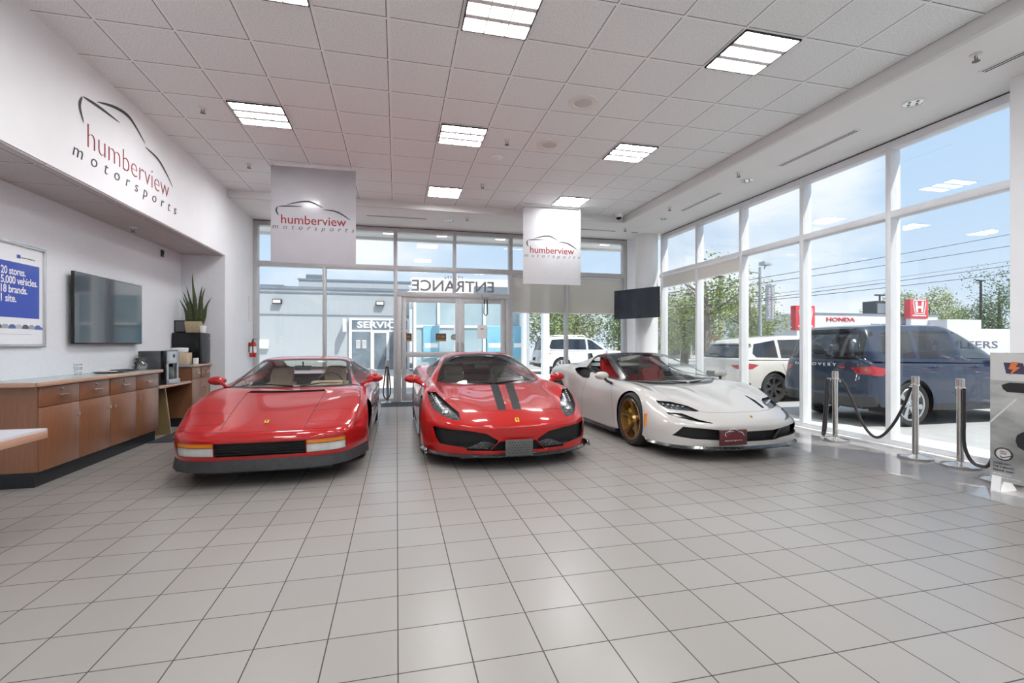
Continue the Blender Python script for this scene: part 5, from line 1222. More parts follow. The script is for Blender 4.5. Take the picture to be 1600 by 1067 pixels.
def shade(x0, x1, y0, y1, zb, zt, label, m, group):
    t = thing('roller_shade', label, 'roller shade', ((x0 + x1) / 2, (y0 + y1) / 2, zb), group=group); hx, hy = (x1 - x0) / 2, (y1 - y0) / 2; h = zt - zb
    bx('fabric', m, (-max(hx, .001), max(hx, .001), -max(hy, .001), max(hy, .001), 0, h), t)
    b = MB()
    if hx > hy: b.tube([(-hx, 0, h), (hx, 0, h)], .035, 12); b.build('roller', M_white, t); b = MB(); b.box(-hx, hx, -.006, .006, -.02, .004, bev=.003)
    else: b.tube([(0, -hy, h), (0, hy, h)], .035, 12); b.build('roller', M_white, t); b = MB(); b.box(-.006, .006, -hy, hy, -.02, .004, bev=.003)
    b.build('hem_bar', M_white, t)
shade(6.255, 6.257, 7.715, 8.965, 2.70, 2.955, 'short cream roller shade at the top of the second farthest side window', M_shade, 'cream roller shades on the side windows')
shade(6.255, 6.257, 9.06, 10.355, 2.69, 2.955, 'short cream roller shade at the top of the side window nearest the corner column', M_shade, 'cream roller shades on the side windows')
shade(X4 + .045, X5 - .04, YB + .018, YB + .020, 2.09, 2.985, 'sheer beige roller shade under the right hanging sign', M_sheer, 'sheer roller shades on the back windows')
shade(X5 + .04, X6 - .05, YB + .018, YB + .020, 2.09, 2.985, 'sheer beige roller shade behind the corner television', M_sheer, 'sheer roller shades on the back windows')
# --- lettering and notices on the entrance glass (seen from behind)
t = thing('door_lettering', 'grey entrance lettering on the glass above the doors, seen reversed', 'lettering', (1.3, YB + .046, 2.52)); M_gl = mat('grey_vinyl', (.26, .28, .29), .5)
o = text('lettering_main', 'MAIN', .125, M_gl, t, (0, 0, .352), '-y', .0015, mirror=True, space=1.3); fit(o, .42)
o = text('lettering_entrance', 'ENTRANCE', .36, M_gl, t, (0, 0, .145), '-y', .0015, mirror=True, off=.006); fit(o, 1.93)
M_brown = mat('brown_notice', (.10, .05, .025), .5); M_goldi = mat('gold_print', (.55, .36, .10), .4)
for x, l in ((.215, 'small brown and gold notice at the left edge of the entrance glass'), (1.0, 'small brown and gold notice near the middle of the left door glass')):
    o = thing('door_notice', l, 'notice', (x, YB - .006, 1.475)); bx('card', M_brown, (-.12, .12, -.001, .001, -.09, .09), o)
    tt = text('lettering', '17:30', .085, M_goldi, o, (0, -.0012, .01), '-y', .0003); fit(tt, .16); bx('rule', M_goldi, (-.11, .11, -.0016, -.001, -.075, -.055), o)
t = thing('door_sticker', 'round green grey sticker on the left door glass', 'sticker', (1.30, YB - .006, 1.48)); b = MB(); b.lathe([(0, -.001), (.07, -.001), (.07, .001)], n=32, axis='y'); b.build('disc', mat('sticker_green', (.22, .23, .17), .5), t); b = MB(); b.lathe([(0, -.002), (.045, -.002), (.045, -.001)], n=28, axis='y'); b.build('ring', mat('sticker_inner', (.38, .38, .3), .5), t)
t = thing('door_notice', 'white paper notice taped to the right door glass', 'notice', (1.97, YB - .006, 1.61)); bx('paper', M_wht, (-.115, .115, -.001, .001, -.16, .16), t); bx('print', mat('pale_red_print', (.60, .35, .32), .6), (-.04, .04, -.0016, -.001, .05, .09), t)
t = thing('door_strap', 'black looped strap hanging from the top of the right door', 'strap', (2.05, YB - .05, 2.38)); b = MB(); b.tube([(-.03, 0, 0), (-.04, 0, -.15), (-.045, 0, -.33), (-.02, 0, -.38), (.02, 0, -.38), (.045, 0, -.33), (.04, 0, -.15), (.03, 0, 0)], .012, 8); b.build('loop', M_black, t)
# ================================================================== OUTSIDE
M_asph = noisy('asphalt', (.48, .475, .465), (.42, .415, .41), 3., .85, detail=8)
M_conc = noisy('pale_concrete', (.76, .73, .68), (.70, .67, .62), 5., .8, detail=8)
M_metalw = noisy('grey_metal_cladding', (.40, .43, .46), (.37, .40, .43), 2., .5, stretch=(12, 1, .4))
M_trimb = noisy('steel_blue_trim', (.20, .235, .27), (.17, .20, .235), 4., .5)
ZG = -.06
struct(bx('ground', M_asph, (-60, 120, -40, 130, ZG - .3, ZG)))
b = MB(); b.box(6.42, 7.35, -4, 11.3, ZG, ZG + .03); b.box(-6, 7.35, 11.33, 13.4, ZG, ZG + .03); struct(b.build('path', M_conc))
struct(bx('ground_apron', M_conc, (-9, 12, 15.5, 24.4, ZG, ZG + .015)))
t = thing('roof_overhang', 'white roof overhang with recessed lights outside the back windows', 'overhang', (1.5, 11.35, 4.02), kind='structure')
bx('soffit', M_soffit, (-5.5, 5.2, 0, 1.25, 0, .06), t); bx('fascia', M_soffit, (-5.5, 5.2, 1.22, 1.3, -.06, .4), t)
for x in (-3.2, -1.7, -.4, 1.1, 2.6, 4.0): bx('overhang_light', mat('overhang_lamp', (.9, .9, .9), .4, emit=(1, .98, .95), es=2.), (x - .12, x + .12, .5, .74, -.01, .0), t)
# --- service building across the yard
YS = 24.5
t = thing('service_building', 'long grey metal service building across the yard with a raised parapet', 'building', (0, YS, ZG))
bx('wall', M_metalw, (-14, .6, 0, 9, 0, 4.07), t); bx('parapet', M_trimb, (-14, .6, -.05, .0, 3.99, 4.12), t)
bx('trim_band', M_trimb, (-14, .6, -.04, 0, 3.80, 3.86), t); bx('trim_band', M_trimb, (-14, .6, -.03, 0, 2.74, 2.79), t)
bx('upper_wall', M_metalw, (-4.66, 6, .6, 8, 4.07, 4.54), t); bx('coping', M_trimb, (-4.7, 6, .55, .6, 4.5, 4.58), t)
e = bx('entry_frame', M_white, (-2.25, .62, -.16, -.02, 0, 2.62), t); M_shop = noisy('shop_glass', (.10, .13, .17), (.22, .27, .31), 1.2, .12, coat=.5)
for x0, x1, z0, z1 in ((-2.12, -1.24, .12, 1.98), (-.36, .5, .12, 1.98), (-2.12, -1.24, 2.08, 2.54), (-1.16, -.36, 2.08, 2.54), (-.30, .5, 2.08, 2.54)): bx('glazing', M_shop, (x0, x1, -.18, -.15, z0, z1), t)
d = bx('entry_door', M_white, (-1.16, -.42, -.20, -.15, .08, 2.0), t); bx('door_glass', M_shop, (-1.08, -.50, -.21, -.19, .14, 1.92), d); b = MB(); b.tube([(-.55, -.24, .8), (-.55, -.24, 1.2)], .015, 6); b.build('door_handle', M_steel, d)
o = text('lettering', 'SERVICE', .42, M_wht, t, (-.82, -.186, 2.30), '-y', .004, off=.012); fit(o, 2.1)
for k in range(6):
    for c in range(2): bx('hours_lettering', M_wht, (-1.92 + c * .28, -1.72 + c * .28, -.186, -.181, 1.52 - k * .07, 1.555 - k * .07), t)
t = thing('rooftop_unit', 'louvred rooftop air unit on the service building', 'air unit', (-4.12, YS + 2.2, ZG + 4.54)); bx('cabinet', M_metalw, (-.4, .4, -.5, .5, .0, .42), t)
for k in range(5): bx('louver', M_trimb, (-.38, .38, -.53, -.5, .06 + k * .07, .10 + k * .07), t)
t = thing('rooftop_unit', 'low flat rooftop unit at the left end of the service building', 'air unit', (-6.0, YS + 1.5, ZG + 4.07)); bx('cabinet', M_metalw, (-.5, .5, -.3, .3, 0, .22), t); bx('cap', M_trimb, (-.53, .53, -.33, .33, .2, .24), t)
for x, l in ((-5.46, 'wall flood light at the left of the service building'), (-.80, 'wall flood light above the service entrance')):
    t = thing('flood_light', l, 'flood light', (x, YS, 3.2)); b = MB(); b.box(-.20, .20, -.22, 0, 0, .22, bev=.02); b.build('housing', M_dark, t); bx('lens', M_wht, (-.16, .16, -.235, -.215, .04, .18), t)
t = thing('utility_box', 'white utility box on the service building wall', 'utility box', (-6.1, YS, 1.1)); bx('cabinet', M_wht, (-.26, .26, -.18, 0, 0, .42), t, bev=.01); bx('door', M_wht, (-.22, .22, -.2, -.18, .04, .38), t)
t = thing('blade_sign', 'small white projecting sign beside the service entrance', 'sign', (-2.42, YS, 1.9)); bx('panel', M_wht, (-.06, .06, -.7, -.06, .0, .62), t); bx('bracket', M_steel, (-.02, .02, -.06, .0, .4, .5), t)
# --- glazed showroom wing
YA = 19.5
t = thing('showroom_wing', 'white framed glass showroom wing with blue posters beyond the entrance', 'building', (3.0, YA, ZG)); M_wing = noisy('wing_glass', (.25, .36, .42), (.42, .52, .56), .8, .1, coat=.6)
bx('fascia', M_white, (-2.4, 2.5, 0, 4.6, 3.1, 4.05), t); bx('dark_fascia_band', M_trimb, (.1, 2.4, -.05, 0, 3.2, 3.75), t); bx('wall_base', M_white, (-2.35, 2.45, 0, .2, 0, .3), t)
for k in range(5):
    x = -2.3 + k * .94
    bx('mullion', M_white, (x - .05, x + .05, -.08, .1, 0, 3.1), t)
    bx('glazing', M_wing, (x + .05, x + .89, 0, .04, .3, 2.05), t); bx('glazing', M_wing, (x + .05, x + .89, 0, .04, 2.12, 3.08), t)
bx('transom', M_white, (-2.35, 2.45, -.06, .08, 2.04, 2.13), t)
bx('inner_back', noisy('wing_inside', (.35, .38, .40), (.5, .5, .5), 1., .7), (-2.3, 2.4, 3, 3.1, 0, 3.1), t)
for x, y, l in ((2.28, 18.2, 'round white column outside the entrance, seen through the left door'), (5.75, 18.2, 'round white column outside, right of the entrance doors'), (5.15, 19.0, 'slim white column at the end of the glass wing')):
    t = thing('porch_column', l, 'column', (x, y, ZG)); b = MB(); b.lathe([(.17, 0), (.17, 3.9)], n=28); b.build('shaft', M_white, t); b = MB(); b.lathe([(.22, 0), (.22, .12), (.17, .14)], n=28); b.build('base', M_white, t)
M_post = noisy('blue_poster', (.16, .42, .58), (.26, .54, .68), 2., .4)
for x, l in ((1.35, 'blue poster in the glass wing, seen through the left door'), (3.95, 'blue poster in the glass wing, seen through the right door'), (5.02, 'blue poster at the right end of the glass wing, beside a white column')):
    t = thing('window_poster', l, 'poster', (x, YA - .1, .75)); bx('sheet', M_post, (-.32, .32, 0, .02, 0, 1.3), t); bx('printed_band', M_wht, (-.26, .26, -.004, 0, .42, .6), t)

# --- parked cars
def suv_rows(taper=0., lean=0.):
    B = [[(0,-.86,.30),(.4,-.85,.30),(.7,-.78,.30),(.85,-.62,.30),(.92,-.50,.30),(.93,-.42,.27)],
     [(0,-.90,.6),(.4,-.88,.6),(.72,-.80,.6),(.88,-.62,.6),(.93,-.48,.55),(.935,-.41,.32)],
     [(0,-.84,.90),(.4,-.82,.90),(.7,-.72,.89),(.86,-.56,.85),(.93,-.43,.70),(.94,-.40,.35)],
     [(0,-.2,1.0),(.4,-.2,1.0),(.7,-.2,.99),(.87,-.15,.94),(.94,-.1,.7),(.94,-.1,.3)],
     [(0,.45,1.06),(.4,.45,1.06),(.72,.45,1.05),(.88,.45,.99),(.945,.45,.7),(.93,.45,.25)],
     [(0,1.6,1.07),(.4,1.6,1.07),(.74,1.6,1.07),(.89,1.6,1.0),(.945,1.6,.7),(.93,1.6,.25)],
     [(0,3.0,1.09),(.4,3.0,1.09),(.75,3.0,1.09),(.90,3.0,1.02),(.955,3.0,.7),(.94,3.0,.30)],
     [(0,3.60,1.10),(.4,3.59,1.10),(.72,3.56,1.10),(.86,3.50,1.03),(.935,3.43,.75),(.93,3.40,.35)],
     [(0,3.68,.86),(.4,3.67,.86),(.72,3.64,.85),(.87,3.56,.82),(.925,3.47,.62),(.925,3.42,.4)],
     [(0,3.74,.56),(.4,3.73,.56),(.72,3.70,.56),(.87,3.60,.54),(.92,3.49,.46),(.92,3.43,.38)],
     [(0,3.64,.33),(.4,3.64,.33),(.70,3.60,.33),(.83,3.52,.33),(.89,3.45,.34),(.905,3.42,.35)]]
    T = [[(0,.45,1.05),(.4,.5,1.05),(.74,.62,1.05),(.79,.66,1.05),(.86,.72,1.02)],
     [(0,.9,1.34),(.38,.93,1.335),(.67,1.0,1.32),(.72,1.03,1.30),(.88,1.0,1.02)],
     [(0,1.35,1.58),(.37,1.37,1.575),(.60,1.42,1.555),(.655,1.44,1.525),(.885,1.4,1.02)],
     [(0,1.8,1.67),(.37,1.8,1.665),(.60,1.8,1.65),(.66,1.8,1.61),(.89,1.8,1.03)],
     [(0,2.9,1.67),(.37,2.9,1.665),(.60,2.9,1.65),(.66,2.9,1.61),(.90,2.9,1.05)],
     [(0,3.42,1.63),(.37,3.41,1.625),(.585,3.38,1.61),(.645,3.35,1.57),(.895,3.3,1.06)],
     [(0,3.50,1.52),(.37,3.49,1.52),(.62,3.46,1.50),(.68,3.42,1.47),(.885,3.40,1.06)],
     [(0,3.62,1.10),(.4,3.61,1.10),(.70,3.57,1.10),(.76,3.53,1.09),(.85,3.48,1.05)]]
    for r in T:
        for i, p in enumerate(r):
            if i < 4 and p[1] > 1.6 and taper:
                q = min((p[1] - 1.6) / 1.9, 1.); r[i] = (p[0] * (1 - .06 * q), p[1] - lean * q * (p[2] - 1.05) / .6, p[2] - taper * q * q * (p[2] - 1.05) / .6)
    return B, T
def suv(name, label, loc, rz, paint_m, sc=(1, 1, 1), taper=0., lean=0., rails=False, tail=None, rim=None, glass=None, clear=False, badge_text=None, spoiler=True):
    t = thing(name, label, 'car', (*loc, ZG), rz); B, T = suv_rows(taper, lean)
    S = lambda rows: [[(p[0] * sc[0], p[1] * sc[1], p[2] * sc[2]) for p in r] for r in rows]
    X = lambda poly, pl: [(u * sc[{'xz': 0, 'xy': 0, 'yz': 1}[pl]], v * sc[{'xz': 2, 'xy': 1, 'yz': 2}[pl]]) for u, v in poly]
    sh = Shell(shell(S(B), 5), paint_m); gl = glass or M_tint
    zb = 1.0 * sc[2]
    sh.remove(X([(-.70, .7), (.70, .7), (.70, 3.4), (-.70, 3.4)], 'xy'), 'xy', lambda c, n: c.z > zb, both=False)
    RE = lambda c, n: c.y > 3.2 * sc[1] and n.y > .1
    SI = lambda c, n: abs(c.x) > .6 * sc[0]
    if tail == 'wide': tl = [(.56, .92), (.96, .94), (.96, .82), (.70, .84)]
    elif tail == 'tall': tl = [(.78, 1.03), (.97, 1.03), (.97, .72), (.82, .72)]
    else: tl = [(.60, .95), (.97, .99), (.97, .84), (.72, .86)]
    sh.part(X(tl, 'xz'), 'tail_light', M_tail, t, 'xz', RE, (0, .004, 0))
    sh.part(X([(3.18, .93), (3.52, .99), (3.52, .83), (3.36, .83)], 'yz'), 'tail_light_side', M_tail, t, 'yz', SI)
    sh.paint(X([(-1, .28), (1, .28), (1, .50), (-1, .50)], 'xz'), M_dark, 'xz', RE, both=False)
    sh.part(X([(-.27, .60), (.27, .60), (.27, .74), (-.27, .74)], 'xz'), 'plate_recess', M_dark, t, 'xz', RE, (0, -.02, 0), M_black, both=False)
    for ln in ([(.60, .30), (.62, .7), (.62, 1.0)], [(1.62, .30), (1.62, 1.0)], [(2.52, .95), (2.42, .62), (2.3, .34)], [(.62, .36), (2.3, .34)]): sh.paint(X(band(ln, .012), 'yz'), M_gap2, 'yz', SI)
    sh.paint(X([(-.4, .2), (3.5, .2), (3.5, .37), (-.4, .37)], 'yz'), M_dark, 'yz', SI)
    r = .365 * sc[2]
    arches(sh, [(0, r, r + .05), (2.74 * sc[1], r, r + .05)], t, r + .05, .6 * sc[0], lambda y, a: .92 * sc[0])
    sh.build('body', t)
    sh = Shell(shell(S(T), 5), paint_m)
    FW = lambda c, n: c.y < 1.6 * sc[1] and n.y < -.1
    sh.part(X([(-.70, 1.08), (.70, 1.08), (.60, 1.52), (-.60, 1.52)], 'xz'), 'windscreen', gl, t, 'xz', FW, both=False)
    zt = 1.50 - taper * .8
    sh.paint(X([(-.74, 1.08), (.74, 1.08), (.70, zt + .04), (-.70, zt + .04)], 'xz'), M_bgloss, 'xz', RE, both=False)
    sh.part(X([(-.66, 1.13), (.66, 1.13), (.60, zt), (-.60, zt)], 'xz'), 'rear_window', gl, t, 'xz', RE, both=False)
    k = 1 - taper
    up = lambda y: 1.56 - taper * max(0, (y - 1.6) / 1.9) ** 2
    sh.part(X([(.86, 1.08), (1.38, 1.50), (1.58, 1.55), (1.58, 1.08)], 'yz'), 'front_side_window', M_cglass if clear else gl, t, 'yz', SI)
    sh.part(X([(1.66, 1.08), (1.66, 1.555), (2.45, up(2.45)), (2.52, 1.09)], 'yz'), 'rear_side_window', gl, t, 'yz', SI)
    sh.part(X([(2.60, 1.10), (2.54, up(2.5)), (3.12, up(3.2) - .04), (3.26, 1.2), (3.2, 1.11)], 'yz'), 'quarter_window', gl, t, 'yz', SI)
    sh.build('roof', t)
    if spoiler:
        b = MB(); z = (1.60 - taper) * sc[2]; y = (3.42 - lean) * sc[1]; b.prism([(y - .1, z + .02), (y + .16, z - .01), (y + .15, z - .05), (y, z - .05)], -.52 * sc[0], .52 * sc[0], 'yz', bev=.012); b.build('roof_spoiler', M_bgloss if not taper else paint_m, t)
    b = MB(); b.box(-.62 * sc[0], .62 * sc[0], -.6, 3.4 * sc[1], .28, .42); b.box(-.88 * sc[0], .88 * sc[0], .5, 2.2 * sc[1], .28, .42); b.build('underbody', M_black, t)
    b = MB(); b.box(-.72 * sc[0], .72 * sc[0], .6 * sc[1], 3.35 * sc[1], .45, .75); b.build('cabin_floor', M_dark, t)
    for x in (-.36, .36): seat(t, x * sc[0], 1.35 * sc[1], .72, .78, M_seat2, M_seat2); seat(t, x * sc[0], 2.3 * sc[1], .74, .74, M_seat2, M_seat2)
    for sx in (-1, 1):
        for y in (0, 2.74 * sc[1]): wheel(t, sx * .80 * sc[0], y, r, .235, r * .70, rim or M_silver, 'suv', sx)
        b = MB(); b.ball((sx * 1.0 * sc[0], .78, 1.12 * sc[2]), 1, sc=(.10, .06, .075)); b.tube([(sx * .86 * sc[0], .8, 1.06 * sc[2]), (sx * .96 * sc[0], .79, 1.10 * sc[2])], .025, 6); b.build('side_mirror', paint_m, t)
        for y in (1.42, 2.34):
            b = MB(); b.tube([(sx * .945 * sc[0], y * sc[1], .97 * sc[2]), (sx * .965 * sc[0], (y - .03) * sc[1], .975 * sc[2]), (sx * .965 * sc[0], (y - .16) * sc[1], .975 * sc[2]), (sx * .945 * sc[0], (y - .19) * sc[1], .97 * sc[2])], .012, 6); b.build('door_handle', paint_m, t)
        if rails:
            b = MB(); b.tube([(sx * .58 * sc[0], 1.6 * sc[1], 1.66 * sc[2]), (sx * .58 * sc[0], 1.75 * sc[1], 1.715 * sc[2]), (sx * .58 * sc[0], 3.0 * sc[1], 1.715 * sc[2]), (sx * .58 * sc[0], 3.15 * sc[1], 1.66 * sc[2])], .016, 6); b.build('roof_rail', M_silver, t)
    b = MB(); b.tube([(-.1, 3.60 * sc[1], 1.14 * sc[2]), (.1, 3.56 * sc[1], 1.2 * sc[2]), (.38, 3.56 * sc[1], 1.18 * sc[2])], .012, 6); b.build('rear_wiper', M_black, t)
    if badge_text:
        o = text('lettering', badge_text, .075, M_wht, t, (0, 3.655 * sc[1], .985 * sc[2]), '+y', .004, space=1.6); fit(o, .88); o.location.x = .10; bx('red_badge', mat('red_mark', (.5, .03, .03), .4), (-.50, -.40, 3.645, 3.653, .97, 1.0), t)
    return t
M_tail = noisy('tail_lamp_red', (.40, .012, .014), (.30, .008, .01), 30., .15, coat=1.)
M_gap2 = mat('dark_gap', (.01, .01, .012), .8)
M_tint = glassy('privacy_glass', (.16, .19, .23), .10, 0., .55)
M_seat2 = noisy('outdoor_car_seat', (.12, .12, .12), (.09, .09, .09), 20., .6)
M_navy = paint('navy_paint', (.015, .026, .055), (.012, .022, .048))
M_whitep = paint('white_paint_car', (.60, .57, .53), (.57, .54, .50))
M_whiteb = paint('cool_white_paint', (.68, .70, .72), (.65, .67, .69))
suv('parked_suv', 'dark blue SUV parked just outside the side windows, tail towards the glass', (11.09, 7.03), PI / 2 - R(1), M_navy, (1.0, 1.0, 1.035), clear=True, badge_text='DISCOVERY', rim=M_silver)
suv('parked_suv', 'cream white sporty SUV parked outside beyond the dark blue one', (11.35, 10.35), PI / 2, M_whitep, (1.0, 1.0, .96), taper=.12, lean=.16, tail='wide', rim=M_darkrim)
suv('parked_suv', 'white SUV with roof rails parked beyond the back windows', (10.2, 21.0), PI / 2 - R(4), M_whiteb, (1.05, 1.08, 1.03), rails=True, tail='tall')
suv('parked_car', 'white car parked far out behind the corner column', (21.5, 23.0), PI / 2 - R(8), M_whiteb, (.95, .95, .88), taper=.10, lean=.1)
# --- street furniture
def pole(x, y, h, r, label, lamp='flat'):
    t = thing('lamp_post', label, 'lamp post', (x, y, ZG)); b = MB(); b.tube([(0, 0, 0), (0, 0, h)], [r, r * .7], 10); b.build('shaft', mat('post_grey', (.36, .38, .40), .5) if lamp != 'dark' else M_dark, t)
    if lamp == 'flood':
        b = MB(); b.tube([(-1.3, 0, h + .2), (-.9, 0, h + .1), (-.8, 0, h - .3), (0, 0, h - .35)], .05, 6); b.build('bracket', mat('post_grey', (.36, .38, .40), .5), t)
        b = MB(); b.box(.1, .7, -.25, .25, h + .12, h + .36, bev=.03); b.tube([(.3, 0, h - .1), (.4, 0, h + .2)], .04, 6); b.build('flood_head', mat('head_grey', (.45, .46, .48), .5), t)
    else:
        b = MB(); b.box(-.45, .45, -.15, .15, h - .02, h + .09, bev=.02); b.build('lamp_head', M_dark, t)
    return t
pole(21.75, 25.0, 6.1, .12, 'pale lamp post with flood head and dealership flag outside', 'flood')
t = thing('flag_banner', 'grey vertical flag banner with red and white lettering on the lamp post', 'banner', (22.42, 24.95, 2.75)); bx('cloth', mat('flag_grey', (.20, .225, .26), .6), (-.32, .32, -.01, .01, 0, 2.2), t)
o = text('lettering_name', 'humberview', .34, mat('flag_red', (.75, .62, .64), .5), t, (-.06, -.014, 1.1), '-y', .003, roll=PI / 2); fit(o, 1.9); o = text('lettering_line', 'motorsports.com', .22, M_wht, t, (.20, -.014, 1.1), '-y', .003, roll=PI / 2); fit(o, 1.95)
b = MB(); b.tube([(-.5, 0, 2.2), (.32, 0, 2.2)], .025, 6); b.build('top_arm', M_steel, t)
pole(54.5, 34.0, 7.4, .13, 'dark lamp post at right in front of distant trees', 'dark'); pole(41.0, 33.0, 5.6, .10, 'thin dark lamp post beside the window mullion', 'dark')
t = thing('street_utility_pole', 'pale wooden utility pole seen through the window nearest the corner', 'utility pole', (22.0, 29.0, ZG)); b = MB(); b.tube([(0, 0, 0), (0, 0, 6.0)], [.2, .16], 10); b.build('shaft', noisy('pole_wood', (.42, .39, .36), (.34, .32, .30), 4., .8), t)
bx('pole_cap', M_dark, (-.2, .2, -.2, .2, 6.0, 6.1), t)
wires = [(4.62, 7.75), (4.36, 7.08), (3.60, 5.95), (3.50, 5.50), (3.75, 6.2)]
for k, (za, zb_) in enumerate(wires):
    b = MB(); p0, p1 = Vector((10.0, 20.2, za - (zb_ - za) * .42)), Vector((42.0, 19.8, zb_ + (zb_ - za) * .43)); pts = [p0.lerp(p1, q / 16) - Vector((0, 0, math.sin(PI * q / 16) * .12)) for q in range(17)]
    b.tube(pts, .016 if k != 4 else .009, 5); o = b.build('street_power_line', M_dark); tag(o, ('topmost overhead power line crossing the side windows', 'second overhead power line from the top', 'third overhead power line from the top, thick', 'lowest overhead power line across the side windows', 'thin pale overhead line between the thicker ones')[k], 'power line', 'overhead power lines')
# --- dealership across the street
t = thing('dealer_building', 'long white dealership across the street with small red lettering', 'building', (37.5, 30.5, ZG)); bx('wall', M_whiteb, (-8, 6.5, 0, 8, 0, 3.72), t); bx('coping', M_trimb, (-8, 6.5, -.06, 0, 3.66, 3.80), t); bx('side_wing', M_whiteb, (5.5, 9.2, -1.4, 4, 0, 3.35), t)
o = text('lettering', 'HONDA', .42, mat('sign_red_ink', (.55, .03, .04), .5), t, (-3.5, -.03, 3.28), '-y', .02, off=.008); fit(o, 2.75)
for k in range(4): bx('shop_window', M_shop, (-.5 + k * 1.05, .4 + k * 1.05, -.05, 0, 2.5, 3.0), t)
t = thing('rooftop_unit', 'dark rooftop unit on the white dealership across the street', 'air unit', (39.2, 31.8, ZG + 3.72)); bx('cabinet', M_dark, (-.8, .8, -.6, .6, 0, 1.2), t); bx('louver', M_trimb, (-.7, .7, -.62, -.6, .2, 1.0), t)
def hpylon(x, y, z0, w, h, label, body=0.):
    t = thing('dealer_pylon', label, 'sign', (x, y, z0)); m = mat('pylon_red', (.62, .045, .06), .5)
    bx('panel', m, (-w / 2, w / 2, -.25, .25, 0, h), t, bev=.02); bx('post', M_whiteb, (-w * .42, w * .42, -.2, .2, ZG - z0, 0), t)
    c, s = h * .60, w * .30
    b = MB(); P = [(-s * 1.05, c + s * .95), (s * 1.05, c + s * .95), (s * 1.15, c + s * .6), (s * .85, c - s * .95), (-s * .85, c - s * .95), (-s * 1.15, c + s * .6)]
    b.tube([(p[0], -.27, p[1]) for p in P], s * .09, 6, closed=True)
    for sx in (-1, 1): b.prism([(sx * s * .80, c + s * .8), (sx * s * .42, c + s * .8), (sx * s * .30, c - s * .75), (sx * s * .62, c - s * .75)], -.29, -.25, 'xz')
    b.prism([(-s * .40, c + s * .12), (s * .40, c + s * .12), (s * .36, c - s * .22), (-s * .36, c - s * .22)], -.29, -.25, 'xz'); b.build('emblem', M_wht, t)
    bx('panel_band', mat('pylon_pale', (.75, .55, .55), .5), (-w * .38, w * .38, -.27, -.25, h * .12, h * .2), t)
hpylon(40.85, 29.9, 3.35, 1.85, 1.55, 'red roadside sign with a white letter emblem, right of the mullion'); hpylon(30.0, 30.1, 2.35, 1.75, 1.85, 'red roadside sign partly hidden behind a window mullion')
t = thing('white_trailer', 'long white trailer with dark lettering at the far right', 'trailer', (23.2, 14.6, ZG)); bx('body', M_whiteb, (-3.2, 4.5, 0, 1.8, .45, 2.0), t, bev=.03)
for x in (-2, -.9): b = MB(); b.lathe([(0, -.02), (.4, -.02), (.4, .25), (0, .25)], (x, 0, .42), 24, 'y'); b.build('wheel', M_rubber, t)
o = text('lettering', 'ILEERS', .42, mat('trailer_ink', (.12, .12, .14), .5), t, (.0, -.006, 1.33), '-y', .003, off=.004); fit(o, 2.3)
t = thing('plaza_building', 'low white and red plaza building seen between the corner windows', 'building', (31.0, 42.0, ZG)); bx('wall', noisy('plaza_wall', (.62, .58, .56), (.56, .52, .50), 2., .7), (-5, 5, 0, 8, 0, 4.0), t); bx('red_band', mat('plaza_red', (.50, .12, .11), .6), (-5, 5, -.1, 0, 1.9, 2.15), t)
for k in range(8): bx('shop_window', M_shop, (-4.8 + k * 1.2, -3.8 + k * 1.2, -.05, 0, .3, 1.8), t)
t = thing('feather_flag', 'pale blue feather flag standing outside near the plaza', 'flag', (25.0, 33.0, ZG)); b = MB(); b.prism([(0, .6), (.75, .5), (.78, 2.2), (.6, 2.9), (.3, 3.2), (0, 3.3)], -.01, .01, 'xz'); b.build('cloth', mat('flag_blue', (.45, .55, .72), .6), t); b = MB(); b.tube([(0, 0, 0), (0, 0, 3.3)], .02, 6); b.build('mast', M_steel, t)
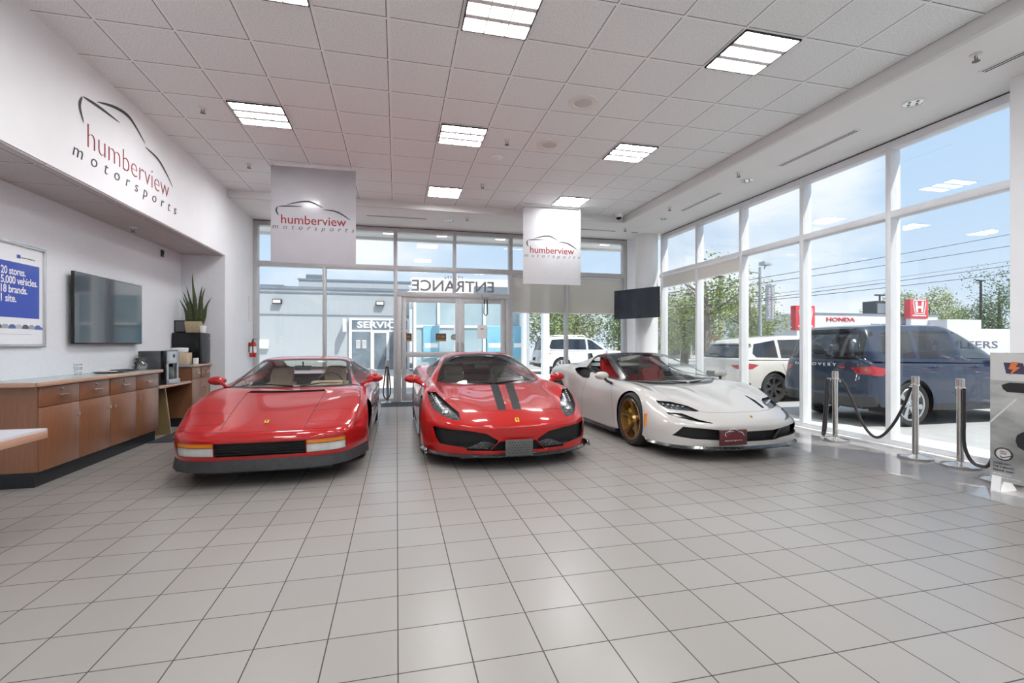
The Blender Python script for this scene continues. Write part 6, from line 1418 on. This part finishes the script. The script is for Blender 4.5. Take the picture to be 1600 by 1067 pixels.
# --- trees
def leafmat(name, a, b_): return noisy(name, a, b_, 1.4, .6, detail=3)
LV = [leafmat('leaf_mid', (.17, .23, .07), (.30, .37, .14)), leafmat('leaf_light', (.28, .33, .12), (.42, .45, .20)), leafmat('leaf_dark', (.10, .17, .07), (.20, .28, .11))]
M_bark = noisy('bark', (.16, .13, .10), (.24, .20, .16), 10., .9)
def tree(x, y, h, w, label, k=0, dens=1., trunk=.35, seed=0, airy=False, name='tree'):
    rg = random.Random(seed); t = thing(name, label, 'tree', (x, y, ZG), group='trees outside the showroom')
    b = MB(); b.tube([(0, 0, 0), (.05, 0, h * trunk), (0, .05, h * .8)], [w * .05 + .06, w * .035 + .05, .03], 8)
    for q in range(6):
        a = rg.uniform(0, 2 * PI); z = h * rg.uniform(trunk * .8, .7); b.tube([(0, 0, z), (w * .25 * math.cos(a), w * .25 * math.sin(a), z + h * .12), (w * .4 * math.cos(a), w * .4 * math.sin(a), z + h * .2)], [.07, .04, .015], 5)
    b.build('trunk', M_bark, t)
    b = MB(); cl = []
    zc0 = h * (trunk + 1) / 2; hh = h * (1 - trunk) / 2
    for q in range(26 if not airy else 16):
        u = rg.uniform(-1, 1); a = rg.uniform(0, 2 * PI); rr = rg.uniform(.35, .92) * math.sqrt(max(0., 1 - u * u * .8)); cl.append((Vector((rr * w * .5 * math.cos(a), rr * w * .5 * math.sin(a), zc0 + u * hh * .82)), rg.uniform(.16, .30) * w * (.6 if airy else 1)))
    for c, r in cl:
        for q in range(int((190 if not airy else 90) * dens)):
            d = Vector((rg.gauss(0, 1), rg.gauss(0, 1), rg.gauss(0, 1))).normalized(); p = c + d * r * rg.uniform(.55, 1.05); s = w * rg.uniform(.007, .015) + .022
            a1 = Vector((rg.gauss(0, 1), rg.gauss(0, 1), rg.gauss(0, .6))).normalized(); a2 = a1.cross(d + Vector((.01, .3, .2))).normalized()
            vs = [b.bm.verts.new(p + a1 * s * 1.3), b.bm.verts.new(p + a2 * s * .7), b.bm.verts.new(p - a1 * s * 1.3), b.bm.verts.new(p - a2 * s * .7)]; b.bm.faces.new(vs)
    b.build('crown', LV[k], t, smooth=False)
TL = [(9.6, 31, 4.6, 4.2, 0, 'green tree left of the mullion behind the white roof rail SUV'), (12.6, 33, 5.4, 5.0, 1, 'pale green tree above the white roof rail SUV'), (15.8, 32, 5.0, 4.6, 0, 'leafy tree behind the round corner column'),
      (17.8, 27, 4.4, 4.4, 1, 'bushy pale tree at the foot of the airy tree by the corner'), (7.4, 34, 4.8, 3.2, 2, 'dark narrow tree just right of the glass wing'),
      (24.9, 29.6, 5.5, 4.6, 1, 'round pale tree beside the flag lamp post'), (26.3, 39.5, 6.3, 5.4, 2, 'dark tree between flag post and window mullion'),
      (57.4, 44, 7.2, 6.0, 0, 'distant tree behind the red emblem sign'), (63.7, 45, 7.5, 6.4, 1, 'distant pale tree left of the dark lamp post'), (68.9, 46, 6.0, 5.5, 0, 'low distant tree right of the dark lamp post'), (64.5, 38.5, 9.3, 6.6, 2, 'tall distant tree at the right edge of the windows'), (38.5, 47, 6.3, 4., 2, 'small dark treetop over the white dealership')]
for i, (x, y, h, w_, k, l) in enumerate(TL): tree(x, y, h, w_, l, k, 1., .22, i + 3)
tree(17.6, 24.5, 6.3, 5.5, 'airy tree with a bare forked trunk in the window nearest the corner', 0, 1., .45, 77, True)
